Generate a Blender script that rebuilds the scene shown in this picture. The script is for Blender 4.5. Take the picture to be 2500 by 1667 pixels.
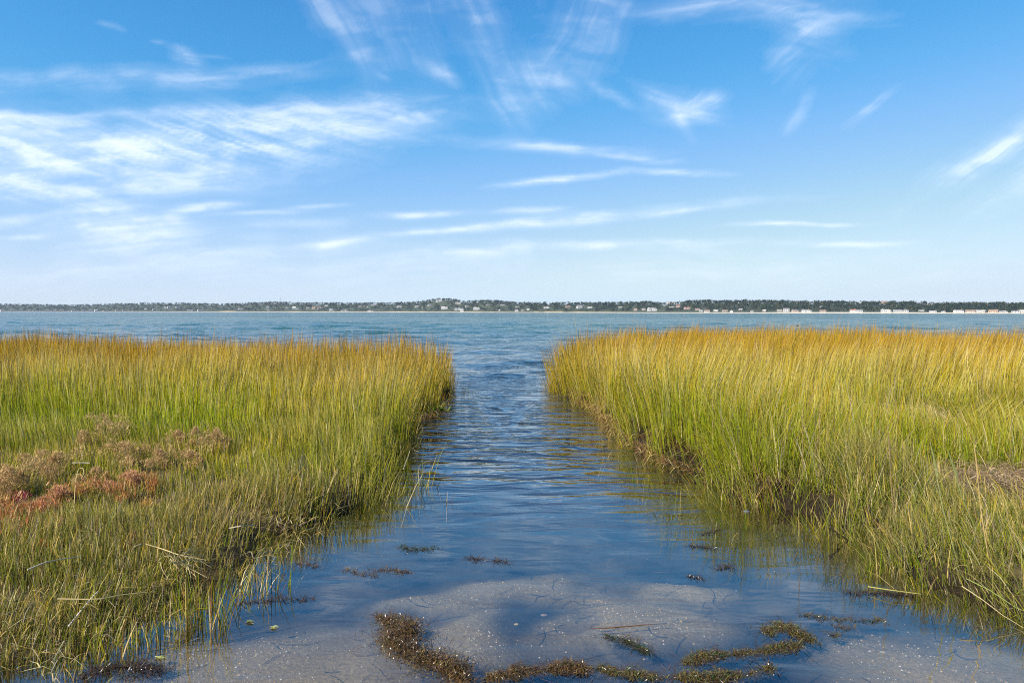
import bpy, math, random
import numpy as np
from mathutils import Vector, Matrix

for o in list(bpy.data.objects):
    bpy.data.objects.remove(o, do_unlink=True)
scene = bpy.context.scene
COL = scene.collection
R = math.radians
rng = np.random.default_rng(7)
random.seed(7)

# ------------------------------------------------------------------ camera
CAM_H = 1.75
PITCH = math.atan(72.0 / 1666.7)
cam_data = bpy.data.cameras.new('camera')
cam_data.sensor_width = 36.0
cam_data.lens = 24.0
cam_data.clip_start = 0.05
cam_data.clip_end = 600000.0
cam = bpy.data.objects.new('camera', cam_data)
COL.objects.link(cam)
cam.location = (0, 0, CAM_H)
cam.rotation_mode = 'XYZ'
cam.matrix_world = (Matrix.Translation((0, 0, CAM_H)) @ Matrix.Rotation(math.pi / 2 - PITCH, 4, 'X')
                    @ Matrix.Rotation(R(0.085), 4, 'Z'))
scene.camera = cam

# ------------------------------------------------------------------ sky and sun
SUN_EL = R(40.0)
SUN_DIR = Vector((-0.80, -0.60, 0)).normalized() * math.cos(SUN_EL) + Vector((0, 0, math.sin(SUN_EL)))   # towards the sun
world = bpy.data.worlds.new('World')
scene.world = world
world.use_nodes = True
wn, wl = world.node_tree.nodes, world.node_tree.links
wn.clear()
w_out = wn.new('ShaderNodeOutputWorld')
w_bg = wn.new('ShaderNodeBackground')
w_sky = wn.new('ShaderNodeTexSky')
w_sky.sky_type = 'NISHITA'
w_sky.sun_disc = False
w_sky.sun_elevation = SUN_EL
w_sky.sun_rotation = math.atan2(SUN_DIR.x, SUN_DIR.y)
w_sky.altitude = 0
w_sky.air_density = 1.0
w_sky.dust_density = 0.0
w_sky.ozone_density = 6.0
w_bg.inputs['Strength'].default_value = 0.088
# film response of the sky: the sky colour scaled to 0..1, a soft shoulder per channel, scaled back
w_dn = wn.new('ShaderNodeVectorMath')
w_dn.operation = 'SCALE'
w_dn.inputs['Scale'].default_value = 0.1
w_cv = wn.new('ShaderNodeRGBCurve')
for ch, pts in enumerate((
        [(0, 0), (0.10, 0.042), (0.122, 0.058), (0.19, 0.155), (0.37, 0.315), (0.57, 0.385), (0.78, 0.395), (1.0, 0.46)],
        [(0, 0), (0.13, 0.125), (0.235, 0.232), (0.355, 0.322), (0.61, 0.450), (0.79, 0.485), (0.90, 0.474), (1.0, 0.50)],
        [(0, 0), (0.25, 0.31), (0.456, 0.478), (0.632, 0.545), (0.80, 0.530), (0.87, 0.552), (1.0, 0.57)])):
    c_ = w_cv.mapping.curves[ch]
    while len(c_.points) < len(pts):
        c_.points.new(0.5, 0.5)
    for p_, (a_, b_) in zip(c_.points, pts):
        p_.location = (a_, b_)
        p_.handle_type = 'AUTO_CLAMPED'
w_cv.mapping.extend = 'HORIZONTAL'
w_cv.mapping.update()
w_up = wn.new('ShaderNodeVectorMath')
w_up.operation = 'SCALE'
w_up.inputs['Scale'].default_value = 10.0
wl.new(w_sky.outputs[0], w_dn.inputs[0])
wl.new(w_dn.outputs[0], w_cv.inputs['Color'])
wl.new(w_cv.outputs[0], w_up.inputs[0])
wl.new(w_up.outputs[0], w_bg.inputs['Color'])
wl.new(w_bg.outputs[0], w_out.inputs['Surface'])

sun_data = bpy.data.lights.new('sun', 'SUN')
sun_data.energy = 5.0
sun_data.angle = R(0.5)
sun_data.color = (1.0, 0.94, 0.84)
sun = bpy.data.objects.new('sun', sun_data)
COL.objects.link(sun)
sun.rotation_euler = SUN_DIR.to_track_quat('Z', 'Y').to_euler()
sun.location = (-20, -15, 30)

scene.view_settings.view_transform = 'Standard'
scene.view_settings.look = 'None'
scene.view_settings.exposure = 1.0
scene.view_settings.gamma = 1.0
scene.view_settings.use_curve_mapping = False
scene.render.engine = 'CYCLES'
scene.cycles.use_denoising = False
scene.cycles.filter_width = 1.1
scene.cycles.max_bounces = 8
scene.cycles.diffuse_bounces = 3
scene.cycles.glossy_bounces = 3
scene.cycles.transmission_bounces = 4
scene.cycles.transparent_max_bounces = 12
scene.cycles.caustics_reflective = False
scene.cycles.caustics_refractive = False


# ------------------------------------------------------------------ helpers
def ray(px, py):
    """Direction of the sight line through a point of the 2500 x 1667 photograph."""
    x, y = (px - 1250.0) / 1666.7, -(py - 833.5) / 1666.7
    c, s = math.cos(PITCH), math.sin(PITCH)
    return np.array([x, c + y * s, -s + y * c])


def at(px, py, z=0.0):
    d = ray(px, py)
    t = (z - CAM_H) / d[2]
    return np.array([d[0] * t, d[1] * t, z])


def smooth(a, b, x):
    t = np.clip((x - a) / (b - a), 0, 1)
    return t * t * (3 - 2 * t)


def _hash(ix, iy, seed):
    h = (ix.astype(np.int64) * 374761393 + iy.astype(np.int64) * 668265263 + seed * 974634541) & 0xFFFFFFFF
    h = ((h ^ (h >> 13)) * 1274126177) & 0xFFFFFFFF
    h = h ^ (h >> 16)
    return (h & 0xFFFF) / 65535.0


def vnoise(x, y, seed=0):
    ix, iy = np.floor(x), np.floor(y)
    fx, fy = x - ix, y - iy
    fx, fy = fx * fx * fx * (fx * (fx * 6 - 15) + 10), fy * fy * fy * (fy * (fy * 6 - 15) + 10)
    a, b = _hash(ix, iy, seed), _hash(ix + 1, iy, seed)
    c, d = _hash(ix, iy + 1, seed), _hash(ix + 1, iy + 1, seed)
    return (a * (1 - fx) + b * fx) * (1 - fy) + (c * (1 - fx) + d * fx) * fy


def fbm(x, y, seed=0, octaves=4, gain=0.5):
    s, a, t = 0, 1.0, 0
    for k in range(octaves):
        s = s + a * vnoise(x * 2 ** k + 17.3 * k, y * 2 ** k - 9.1 * k, seed + 31 * k)
        t += a
        a *= gain
    return s / t


def link(o, parent=None):
    COL.objects.link(o)
    if parent is not None:
        o.parent = parent
    return o


def tag(o, label=None, cat=None, group=None, kind=None):
    for k, v in (('label', label), ('category', cat), ('group', group), ('kind', kind)):
        if v:
            o[k] = v
    return o


def mesh_obj(name, verts, faces, mat, parent=None, smooth_shade=False, attrs=None, tint=None):
    """faces: list/array of quads or tris, or a list of several index arrays of equal arity each."""
    me = bpy.data.meshes.new(name)
    verts = np.ascontiguousarray(verts, dtype=np.float32)
    groups = faces if isinstance(faces, list) and len(faces) and isinstance(faces[0], np.ndarray) else None
    if groups is None:
        me.from_pydata([tuple(v) for v in verts.tolist()], [], [tuple(f) for f in faces])
    else:
        loops = np.concatenate([g.reshape(-1) for g in groups]).astype(np.int32)
        counts = np.concatenate([np.full(len(g), g.shape[1], np.int32) for g in groups])
        starts = np.concatenate([[0], np.cumsum(counts)[:-1]]).astype(np.int32)
        me.vertices.add(len(verts))
        me.vertices.foreach_set('co', verts.reshape(-1))
        me.loops.add(len(loops))
        me.loops.foreach_set('vertex_index', loops)
        me.polygons.add(len(counts))
        me.polygons.foreach_set('loop_start', starts)
        me.polygons.foreach_set('loop_total', counts)
        me.update(calc_edges=True)
    if smooth_shade:
        me.polygons.foreach_set('use_smooth', np.ones(len(me.polygons), dtype=bool))
    if attrs:
        for k, v in attrs.items():
            a = me.attributes.new(k, 'FLOAT', 'POINT')
            a.data.foreach_set('value', np.ascontiguousarray(v, dtype=np.float32))
    if tint is not None:
        a = me.attributes.new('tint', 'FLOAT_COLOR', 'POINT')
        c = np.ones((len(verts), 4), np.float32)
        c[:, :3] = tint
        a.data.foreach_set('color', c.reshape(-1))
    if mat is not None:
        me.materials.append(mat)
    o = bpy.data.objects.new(name, me)
    return link(o, parent)


def empty(name, loc, label=None, cat=None, group=None):
    o = bpy.data.objects.new(name, None)
    link(o)
    o.location = loc
    o.empty_display_size = 0.2
    return tag(o, label, cat, group)


# ------------------------------------------------------------------ materials
def new_mat(name):
    m = bpy.data.materials.new(name)
    m.use_nodes = True
    nt = m.node_tree
    nt.nodes.clear()
    out = nt.nodes.new('ShaderNodeOutputMaterial')
    return m, nt, out


def N(nt, t, **kw):
    n = nt.nodes.new(t)
    for k, v in kw.items():
        setattr(n, k, v)
    return n


def math_node(nt, op, a, b=None, clamp=False):
    n = N(nt, 'ShaderNodeMath', operation=op, use_clamp=clamp)
    for i, v in enumerate((a, b)):
        if v is None:
            continue
        if isinstance(v, (int, float)):
            n.inputs[i].default_value = v
        else:
            nt.links.new(v, n.inputs[i])
    return n.outputs[0]


def mix_col(nt, fac, a, b, blend='MIX'):
    n = N(nt, 'ShaderNodeMix', data_type='RGBA', blend_type=blend)
    for sock, v in ((n.inputs[0], fac), (n.inputs[6], a), (n.inputs[7], b)):
        if isinstance(v, (int, float)):
            sock.default_value = v
        elif isinstance(v, tuple):
            sock.default_value = (*v, 1)
        else:
            nt.links.new(v, sock)
    return n.outputs[2]


def ramp(nt, fac, stops, interp='LINEAR'):
    n = N(nt, 'ShaderNodeValToRGB')
    n.color_ramp.interpolation = interp
    e = n.color_ramp.elements
    while len(e) < len(stops):
        e.new(0.5)
    for el, (p, c) in zip(e, stops):
        el.position = p
        el.color = (*c, 1) if isinstance(c, tuple) else (c, c, c, 1)
    nt.links.new(fac, n.inputs[0])
    return n.outputs[0]


def noise_tex(nt, vec, scale, detail=4, rough=0.55):
    n = N(nt, 'ShaderNodeTexNoise')
    n.inputs['Scale'].default_value = scale
    n.inputs['Detail'].default_value = detail
    n.inputs['Roughness'].default_value = rough
    if vec is not None:
        nt.links.new(vec, n.inputs['Vector'])
    return n


def tint_leaf_mat(name, transl=0.35, rough=0.5, spec=0.25):
    """Plant material: colour of each blade from its own tint, light passing through the blade."""
    m, nt, out = new_mat(name)
    a = N(nt, 'ShaderNodeAttribute', attribute_name='tint')
    p = N(nt, 'ShaderNodeBsdfPrincipled' if spec > 0 else 'ShaderNodeBsdfDiffuse')      # matt leaves need no gloss lobe
    p.inputs['Roughness'].default_value = rough if spec > 0 else 0.0
    if spec > 0:
        p.inputs['Specular IOR Level'].default_value = spec
    t = N(nt, 'ShaderNodeBsdfTranslucent')
    mx = N(nt, 'ShaderNodeMixShader')
    mx.inputs[0].default_value = transl
    geo = N(nt, 'ShaderNodeNewGeometry')
    nz = noise_tex(nt, geo.outputs['Position'], 60, 2)
    c = mix_col(nt, 0.35, a.outputs['Color'], ramp(nt, nz.outputs[0], [(0.3, 0.55), (0.7, 1.0)]), 'MULTIPLY')
    nt.links.new(c, p.inputs[0])
    nt.links.new(c, t.inputs['Color'])
    nt.links.new(p.outputs[0], mx.inputs[1])
    nt.links.new(t.outputs[0], mx.inputs[2])
    nt.links.new(mx.outputs[0], out.inputs['Surface'])
    return m


def plain_mat(name, col, rough=0.7, spec=0.3, var=0.25, scale=8.0, bump=0.0, col2=None):
    m, nt, out = new_mat(name)
    p = N(nt, 'ShaderNodeBsdfPrincipled')
    p.inputs['Roughness'].default_value = rough
    p.inputs['Specular IOR Level'].default_value = spec
    tc = N(nt, 'ShaderNodeTexCoord')
    nz = noise_tex(nt, tc.outputs['Object'], scale, 5)
    c2 = col2 or tuple(x * (1 - var) for x in col)
    c = ramp(nt, nz.outputs[0], [(0.3, c2), (0.7, col)])
    nt.links.new(c, p.inputs['Base Color'])
    if bump:
        b = N(nt, 'ShaderNodeBump')
        b.inputs['Distance'].default_value = bump
        nt.links.new(nz.outputs[0], b.inputs['Height'])
        nt.links.new(b.outputs[0], p.inputs['Normal'])
    nt.links.new(p.outputs[0], out.inputs['Surface'])
    return m


def tint_mat(name, rough=0.7, spec=0.3):
    m, nt, out = new_mat(name)
    a = N(nt, 'ShaderNodeAttribute', attribute_name='tint')
    p = N(nt, 'ShaderNodeBsdfPrincipled')
    p.inputs['Roughness'].default_value = rough
    p.inputs['Specular IOR Level'].default_value = spec
    tc = N(nt, 'ShaderNodeTexCoord')
    nz = noise_tex(nt, tc.outputs['Object'], 90, 3)
    c = mix_col(nt, 0.4, a.outputs['Color'], ramp(nt, nz.outputs[0], [(0.3, 0.5), (0.7, 1.0)]), 'MULTIPLY')
    nt.links.new(c, p.inputs['Base Color'])
    nt.links.new(p.outputs[0], out.inputs['Surface'])
    return m


# ------------------------------------------------------------------ cirrus: a thin level ice-cloud sheet, lit by the sun
def build_cirrus():
    az = np.linspace(R(-62), R(62), 760)
    el = np.linspace(R(1.0), R(40), 300)
    AZ, EL = np.meshgrid(az, el)
    # angular picture coordinates in the units of the list below: 1 unit = 1/1667 of the tangent
    U = 1250 + 1666.7 * np.tan(np.clip(AZ, -1.05, 1.05))
    V = 761 - 1666.7 * np.tan(EL) / np.cos(np.clip(AZ, -1.05, 1.05))
    WX = (fbm(U / 260, V / 160, 201, 4) - 0.5)
    WY_ = (fbm(U / 260, V / 160, 202, 4) - 0.5)
    U2, V2 = U + WX * 70, V + WY_ * 40

    def streaks(ang, long, short, seed, gain=0.58):
        c, s = math.cos(R(ang)), math.sin(R(ang))
        a = U2 * c - V2 * s
        b = U2 * s + V2 * c
        n = fbm(a / long, b / short, seed, 6, gain)
        n2 = fbm(a / (long * 2.2), b / (short * 0.42), seed + 9, 4, gain)
        n3 = fbm(a / (long * 0.9), b / (short * 0.16), seed + 17, 4, 0.6)
        return 0.52 * n + 0.28 * n2 + 0.20 * n3

    fam = {
        'flat': streaks(4, 260, 34, 211), 'fall': streaks(-17, 190, 26, 231), 'rise': streaks(38, 170, 30, 251),
        'steep': streaks(-64, 420, 60, 271), 'lean': streaks(68, 420, 60, 291), 'puff': streaks(-12, 60, 34, 311),
    }
    L = [  # family, x, y, half length, half width, slope (deg, up to the right), weight
        ('fall', 420, 372, 400, 66, 5, 1.15), ('flat', 70, 318, 210, 28, -7, 1.0), ('flat', 90, 405, 230, 36, 8, 1.1), ('fall', 30, 380, 150, 55, 0, 0.8),
        ('fall', 640, 322, 300, 48, 4, 0.85), ('flat', 620, 275, 420, 12, 2, 0.55), ('puff', 965, 278, 105, 34, -10, 0.8), ('flat', 840, 310, 160, 36, -3, 0.4),
        ('flat', 310, 470, 170, 20, 3, 0.9), ('flat', 520, 437, 170, 28, 0, 0.75), ('flat', 505, 508, 80, 9, 6, 1.0), ('flat', 300, 560, 150, 42, -5, 1.0),
        ('fall', 110, 480, 200, 30, -12, 0.7), ('flat', 25, 540, 60, 13, 8, 0.95), ('flat', 320, 530, 180, 14, -5, 0.5), ('flat', 300, 425, 50, 9, 2, 0.5),
        ('flat', 210, 202, 420, 26, 2, 0.55), ('flat', 600, 190, 210, 22, 4, 0.42),
        ('puff', 472, 145, 36, 15, -22, 2.6), ('puff', 305, 84, 32, 7, -14, 0.75), ('puff', 940, 200, 20, 6, -24, 1.3), ('puff', 402, 117, 14, 5, -8, 0.7),
        ('puff', 532, 146, 28, 4, -8, 0.7),
        ('steep', 815, 60, 130, 34, -58, 0.95), ('steep', 900, 90, 130, 40, -66, 0.55), ('steep', 1165, 60, 140, 44, -70, 1.05), ('steep', 1200, 160, 110, 30, -66, 0.6),
        ('lean', 1440, 90, 120, 30, 66, 1.0), ('lean', 1475, 50, 120, 36, 74, 0.7), ('lean', 1360, 90, 150, 34, 62, 0.45), ('steep', 1085, 195, 50, 16, -32, 0.8),
        ('puff', 1075, 190, 40, 10, -25, 0.8), ('puff', 1340, 190, 60, 44, -70, 0.6), ('steep', 1275, 215, 80, 50, -78, 0.5), ('puff', 1470, 228, 60, 12, -28, 0.6),
        ('steep', 1030, 60, 130, 40, -75, 0.35), ('steep', 1250, 260, 60, 50, -80, 0.3),
        ('flat', 1690, 38, 130, 20, 4, 1.0), ('flat', 1840, 30, 150, 34, -8, 0.85), ('fall', 1930, 75, 110, 40, -28, 0.9), ('rise', 1990, 88, 70, 22, 14, 1.1),
        ('rise', 1925, 140, 70, 44, 38, 0.55), ('flat', 2000, 30, 130, 30, -10, 0.5),
        ('fall', 1630, 255, 90, 17, -24, 0.95), ('rise', 1685, 262, 50, 18, 14, 1.0), ('steep', 1655, 295, 45, 16, -66, 0.75), ('puff', 1660, 262, 80, 34, -10, 0.5),
        ('flat', 1320, 364, 210, 12, -2, 1.0), ('flat', 1520, 385, 120, 8, -6, 0.4), ('flat', 1380, 436, 125, 8, 6, 1.25), ('flat', 1300, 446, 90, 8, 4, 0.8),
        ('flat', 1650, 425, 100, 7, -4, 0.65), ('flat', 1520, 523, 320, 11, 5, 1.0), ('flat', 1330, 545, 210, 11, 4, 0.9), ('flat', 1280, 515, 80, 7, 1, 0.8),
        ('flat', 1020, 521, 100, 8, 3, 0.9), ('flat', 715, 546, 100, 11, 0, 0.8), ('flat', 800, 598, 90, 8, 5, 0.95), ('flat', 785, 508, 60, 5, 3, 0.95),
        ('flat', 640, 523, 100, 6, 2, 0.55), ('flat', 1940, 546, 160, 5, 1, 1.0), ('flat', 2050, 595, 130, 7, 0, 0.85), ('flat', 1120, 618, 170, 12, 2, 0.6),
        ('flat', 1450, 602, 260, 10, -1, 0.65), ('flat', 1040, 565, 150, 7, 5, 0.6), ('flat', 1700, 590, 250, 9, 1, 0.4), ('flat', 80, 577, 60, 6, 2, 0.5),
        ('rise', 2112, 272, 60, 11, 40, 0.85), ('rise', 2455, 355, 120, 22, 36, 0.7), ('rise', 2400, 385, 160, 34, 30, 0.5), ('rise', 2500, 430, 160, 40, 30, 0.35),
        ('lean', 1935, 282, 50, 18, 58, 0.5), ('flat', 1250, 660, 1500, 40, 0, 0.22), ('flat', 400, 620, 500, 40, 2, 0.25),
        # cirrus beyond the frame, of the same kind
        ('flat', -350, 330, 380, 60, 4, 0.9), ('fall', -700, 180, 400, 60, -10, 0.7), ('rise', 2900, 230, 320, 60, 30, 0.8), ('flat', 3300, 480, 420, 30, 3, 0.8),
        ('steep', 900, -160, 260, 90, -62, 0.9), ('lean', 1500, -170, 260, 90, 66, 0.9), ('rise', 2300, -220, 300, 90, 25, 0.8), ('flat', 200, -200, 420, 70, 6, 0.8),
    ]
    D = np.zeros_like(U)
    V3 = V + WY_ * 26
    U3 = U + WX * 60
    for f, cx, cy, a, b, ang, w in L:
        c, s = math.cos(R(ang)), math.sin(R(ang))
        dx, dy = U3 - cx, -(V3 - cy)
        p, q = (dx * c + dy * s) / a, (-dx * s + dy * c) / b
        m_ = np.exp(-(np.abs(p) ** 2.4 + q * q))
        n = fam[f]
        D = D + w * m_ * (0.34 + 1.05 * smooth(0.36, 0.72, n))
    D = D * (0.55 + 0.9 * smooth(0.3, 0.7, fbm(U2 / 90, V2 / 30, 331, 5)))
    D = 1 - np.exp(-(0.19 + 0.20 * smooth(100, 330, V)) * D)
    D = np.where(D < 0.012, 0, D) * smooth(R(40), R(36), EL) * smooth(R(62), R(55), np.abs(AZ))
    rad = 5000.0 / np.tan(EL)                              # a level layer 5 km up
    P = np.stack([rad * np.sin(AZ), rad * np.cos(AZ), np.full_like(AZ, 5000.0)], -1).reshape(-1, 3)
    ii = np.arange(AZ.size).reshape(AZ.shape)
    q = np.stack([ii[:-1, :-1], ii[:-1, 1:], ii[1:, 1:], ii[1:, :-1]], -1).reshape(-1, 4)
    keep = (D.ravel()[q] > 0).any(1)
    q = q[keep]
    used, inv = np.unique(q, return_inverse=True)
    m, nt, out = new_mat('cirrus')
    a = N(nt, 'ShaderNodeAttribute', attribute_name='ice')
    d = N(nt, 'ShaderNodeBsdfTranslucent')                 # a level layer seen from below, lit through from above
    d.inputs['Color'].default_value = (0.60, 0.60, 0.60, 1)
    t = N(nt, 'ShaderNodeBsdfTransparent')
    mx = N(nt, 'ShaderNodeMixShader')
    nt.links.new(a.outputs['Fac'], mx.inputs[0])
    nt.links.new(t.outputs[0], mx.inputs[1])
    nt.links.new(d.outputs[0], mx.inputs[2])
    nt.links.new(mx.outputs[0], out.inputs['Surface'])
    o = mesh_obj('cirrus_cloud', P[used], [inv.reshape(-1, 4).astype(np.int32)], m, smooth_shade=True, attrs={'ice': D.ravel()[used]})
    return tag(o, kind='stuff')


cirrus = build_cirrus()

# ------------------------------------------------------------------ ground: sand bed, channel and marsh banks
LEFT_PX = [(1117, 948), (1108, 972), (1085, 1000), (1050, 1024), (1012, 1046), (998, 1070), (996, 1110), (984, 1160), (950, 1212), (880, 1265),
           (790, 1300), (695, 1318), (660, 1350), (622, 1400), (585, 1440), (535, 1482), (470, 1520), (395, 1562), (345, 1600), (250, 1640),
           (120, 1680), (-60, 1730)]
RIGHT_PX = [(1368, 958), (1408, 990), (1459, 1004), (1480, 1030), (1512, 1069), (1550, 1096), (1590, 1124), (1640, 1150), (1714, 1168),
            (1765, 1190), (1785, 1222), (1850, 1230), (1931, 1256), (1992, 1288), (2065, 1314), (2110, 1350), (2128, 1398), (2246, 1446),
            (2330, 1464), (2432, 1505), (2510, 1530), (2640, 1570)]
left_line = [at(*p)[:2] for p in LEFT_PX]
right_line = [at(*p)[:2] for p in RIGHT_PX]
left_poly = np.array([(-34, 27), (-22, 24.0), (-16, 22.2), (-11.5, 20.8), (-8, 19.2), (-5, 18.3), (-3.2, 17.9), (-2.0, 17.3), (-1.35, 16.6), (-1.16, 15.9)] + [tuple(p) for p in left_line]
                     + [(-9, 1.8), (-34, 2.5)])
right_poly = np.array([(1.0, 16.8), (1.6, 19.6), (2.7, 22.5), (4.6, 26.5), (7.4, 29.5), (11.0, 30.5), (14.5, 28.5), (16.6, 24.8), (18.5, 21.0), (24, 17), (34, 15),
                       (34, 2.6), (5, 2.3)] + [tuple(p) for p in right_line[::-1]] + [(0.93, 14.6), (0.83, 15.4)])


def signed_dist(poly, x, y):
    """Distance to the outline, positive inside."""
    d2 = np.full(x.shape, 1e18)
    inside = np.zeros(x.shape, bool)
    n = len(poly)
    for i in range(n):
        ax, ay = poly[i]
        bx, by = poly[(i + 1) % n]
        ex, ey = bx - ax, by - ay
        t = np.clip(((x - ax) * ex + (y - ay) * ey) / (ex * ex + ey * ey), 0, 1)
        d2 = np.minimum(d2, (x - ax - t * ex) ** 2 + (y - ay - t * ey) ** 2)
        if ay != by:
            c = ((ay > y) != (by > y)) & (x < (bx - ax) * (y - ay) / (by - ay) + ax)
            inside ^= c
    d = np.sqrt(d2)
    return np.where(inside, d, -d)


def edge_jitter(x, y):
    return (fbm(x * 2.2, y * 2.2, 5, 4) - 0.5) * 0.34 + (fbm(x * 0.9, y * 0.9, 6, 2) - 0.5) * 0.30


def marsh_sd(x, y):
    j = edge_jitter(x, y)
    return signed_dist(left_poly, x, y) + j + 0.26 * patch(x, y, -1.95, 4.75, 0.5, 0.55), signed_dist(right_poly, x, y) + j


def patch(x, y, cx, cy, a, b, ang=0.0, p=2.0):
    """Soft round patch on the ground: centre, half axes (m), angle."""
    c, s = math.cos(ang), math.sin(ang)
    u, v = (x - cx) * c + (y - cy) * s, -(x - cx) * s + (y - cy) * c
    return np.exp(-((np.abs(u / a) ** p + np.abs(v / b) ** p)))


def sandiness(x, y):
    """Where clean shelly sand shows on the bed; elsewhere silt and eelgrass."""
    wx = x + (fbm(x * 1.7, y * 1.7, 11, 3) - 0.5) * 0.7
    wy = y + (fbm(x * 1.7, y * 1.7, 12, 3) - 0.5) * 0.5
    s = patch(wx, wy, -1.25, 3.25, 0.95, 0.62, 0.1, 4)
    s = np.maximum(s, patch(wx, wy, -0.28, 3.95, 0.36, 0.52, 0.2, 4))
    s = np.maximum(s, patch(wx, wy, 0.03, 4.5, 0.45, 0.25, 0.0, 4))
    s = np.maximum(s, patch(wx, wy, 0.70, 4.02, 0.56, 0.42, 0.2, 4))
    s = np.maximum(s, patch(wx, wy, 1.15, 4.45, 0.35, 0.16, 0.0, 4))
    s = np.maximum(s, patch(wx, wy, 2.35, 3.25, 0.75, 0.42, 0.0, 4))
    s = np.maximum(s, patch(wx, wy, -0.6, 2.6, 1.6, 0.5, 0.0, 4))
    s = s * (1 - 0.95 * patch(wx, wy, 0.20, 4.05, 0.14, 0.30, 0.25, 3))
    s = s * (1 - 0.9 * patch(wx, wy, -0.38, 4.1, 0.30, 0.075, 0.05, 3))
    return np.clip(s, 0, 1)


def bed_z(x, y):
    z = np.interp(y, [-6, 1.5, 3, 4.2, 5.5, 8, 12, 18, 30, 80, 400], [0.5, 0.05, -0.035, -0.055, -0.10, -0.26, -0.5, -0.7, -1.2, -2.2, -3.0])
    z = z - 0.045 * (1 - sandiness(x, y)) * smooth(12, 5, y) * smooth(2.0, 3.0, y)
    z = z + (fbm(x * 0.9, y * 0.9, 21, 3) - 0.5) * 0.03 + (fbm(x * 6, y * 6, 22, 3) - 0.5) * 0.014 + (fbm(x * 3, y * 14, 23, 2) - 0.5) * 0.012
    return z


def marsh_top(x, y, left):
    n = (fbm(x * 0.8, y * 0.8, 31, 4) - 0.5)
    if left:
        h = np.interp(y, [2, 4.5, 6.5, 9, 14, 40], [0.05, 0.08, 0.12, 0.17, 0.17, 0.10])
    else:
        h = np.interp(y, [2, 4.5, 6.5, 9, 14, 40], [0.06, 0.11, 0.17, 0.19, 0.17, 0.10])
    return h + n * 0.09 + (fbm(x * 7, y * 7, 33, 3) - 0.5) * 0.05


def ground_z(x, y):
    sl, sr = marsh_sd(x, y)
    b = bed_z(x, y)
    wl_ = np.interp(y, [3, 5.5, 7, 9, 16], [0.7, 0.5, 0.28, 0.16, 0.22])       # width of the bank slope
    wr_ = np.interp(y, [3, 5.0, 7, 9, 16], [0.40, 0.45, 0.20, 0.14, 0.22])
    z = b
    z = z + (marsh_top(x, y, True) - b) * smooth(-0.10, 1, sl / wl_)
    z = z + (marsh_top(x, y, False) - b) * smooth(-0.10, 1, sr / wr_) * (sr > -1)
    return z, np.maximum(sl, sr), b


def growing_axis(lo, hi, step, far_lo, far_hi, g=1.16):
    a = list(np.arange(lo, hi + 1e-6, step))
    s, v = step, hi
    while v < far_hi:
        s *= g
        v += s
        a.append(v)
    s, v = step, lo
    pre = []
    while v > far_lo:
        s *= g
        v -= s
        pre.append(v)
    return np.array(pre[::-1] + a)


gx = growing_axis(-6.5, 6.5, 0.05, -9000, 9000)
gy = growing_axis(2.6, 16.0, 0.055, -30, 9000)
GX, GY = np.meshgrid(gx, gy)
GZ, GSD, _b = ground_z(GX.ravel(), GY.ravel())
nx, ny = len(gx), len(gy)
idx = np.arange(nx * ny).reshape(ny, nx)
quads = np.stack([idx[:-1, :-1], idx[:-1, 1:], idx[1:, 1:], idx[1:, :-1]], -1).reshape(-1, 4)

m, nt, out = new_mat('ground')
geo = N(nt, 'ShaderNodeNewGeometry')
am = N(nt, 'ShaderNodeAttribute', attribute_name='marsh')
asnd = N(nt, 'ShaderNodeAttribute', attribute_name='sand')
n1 = noise_tex(nt, geo.outputs['Position'], 3.0, 6)
n2 = noise_tex(nt, geo.outputs['Position'], 45.0, 4, 0.7)
n3 = noise_tex(nt, geo.outputs['Position'], 260.0, 2)
vor = N(nt, 'ShaderNodeTexVoronoi')
vor.inputs['Scale'].default_value = 70
nt.links.new(geo.outputs['Position'], vor.inputs['Vector'])
sand = mix_col(nt, ramp(nt, n2.outputs[0], [(0.35, 0.0), (0.65, 1.0)]), (0.165, 0.125, 0.058), (0.30, 0.228, 0.108))
speck = ramp(nt, n3.outputs[0], [(0.56, 0.0), (0.66, 1.0)])
sand = mix_col(nt, math_node(nt, 'MULTIPLY', speck, 0.8), sand, (0.42, 0.34, 0.24))
dark = ramp(nt, vor.outputs['Distance'], [(0.0, 1.0), (0.25, 0.0)])
sand = mix_col(nt, math_node(nt, 'MULTIPLY', dark, 0.35), sand, (0.10, 0.085, 0.06))
silt = mix_col(nt, ramp(nt, n1.outputs[0], [(0.35, 0.0), (0.65, 1.0)]), (0.014, 0.017, 0.018), (0.070, 0.060, 0.046))
silt = mix_col(nt, math_node(nt, 'MULTIPLY', ramp(nt, n2.outputs[0], [(0.55, 0.0), (0.75, 1.0)]), 0.4), silt, (0.10, 0.085, 0.062))
bed = mix_col(nt, asnd.outputs['Fac'], silt, sand)
mud = mix_col(nt, ramp(nt, n2.outputs[0], [(0.35, 0.0), (0.7, 1.0)]), (0.007, 0.005, 0.003), (0.026, 0.018, 0.010))
thatch = mix_col(nt, ramp(nt, n1.outputs[0], [(0.4, 0.0), (0.6, 1.0)]), (0.030, 0.023, 0.012), (0.085, 0.062, 0.030))
bank = mix_col(nt, ramp(nt, am.outputs['Fac'], [(0.25, 0.0), (0.6, 1.0)]), mud, thatch)
col = mix_col(nt, ramp(nt, am.outputs['Fac'], [(0.04, 0.0), (0.14, 1.0)]), bed, bank)
p = N(nt, 'ShaderNodeBsdfPrincipled')
p.inputs['Roughness'].default_value = 0.75
p.inputs['Specular IOR Level'].default_value = 0.08
nt.links.new(col, p.inputs['Base Color'])
bp = N(nt, 'ShaderNodeBump')
bp.inputs['Distance'].default_value = 0.01
bp.inputs['Strength'].default_value = 0.8
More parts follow.
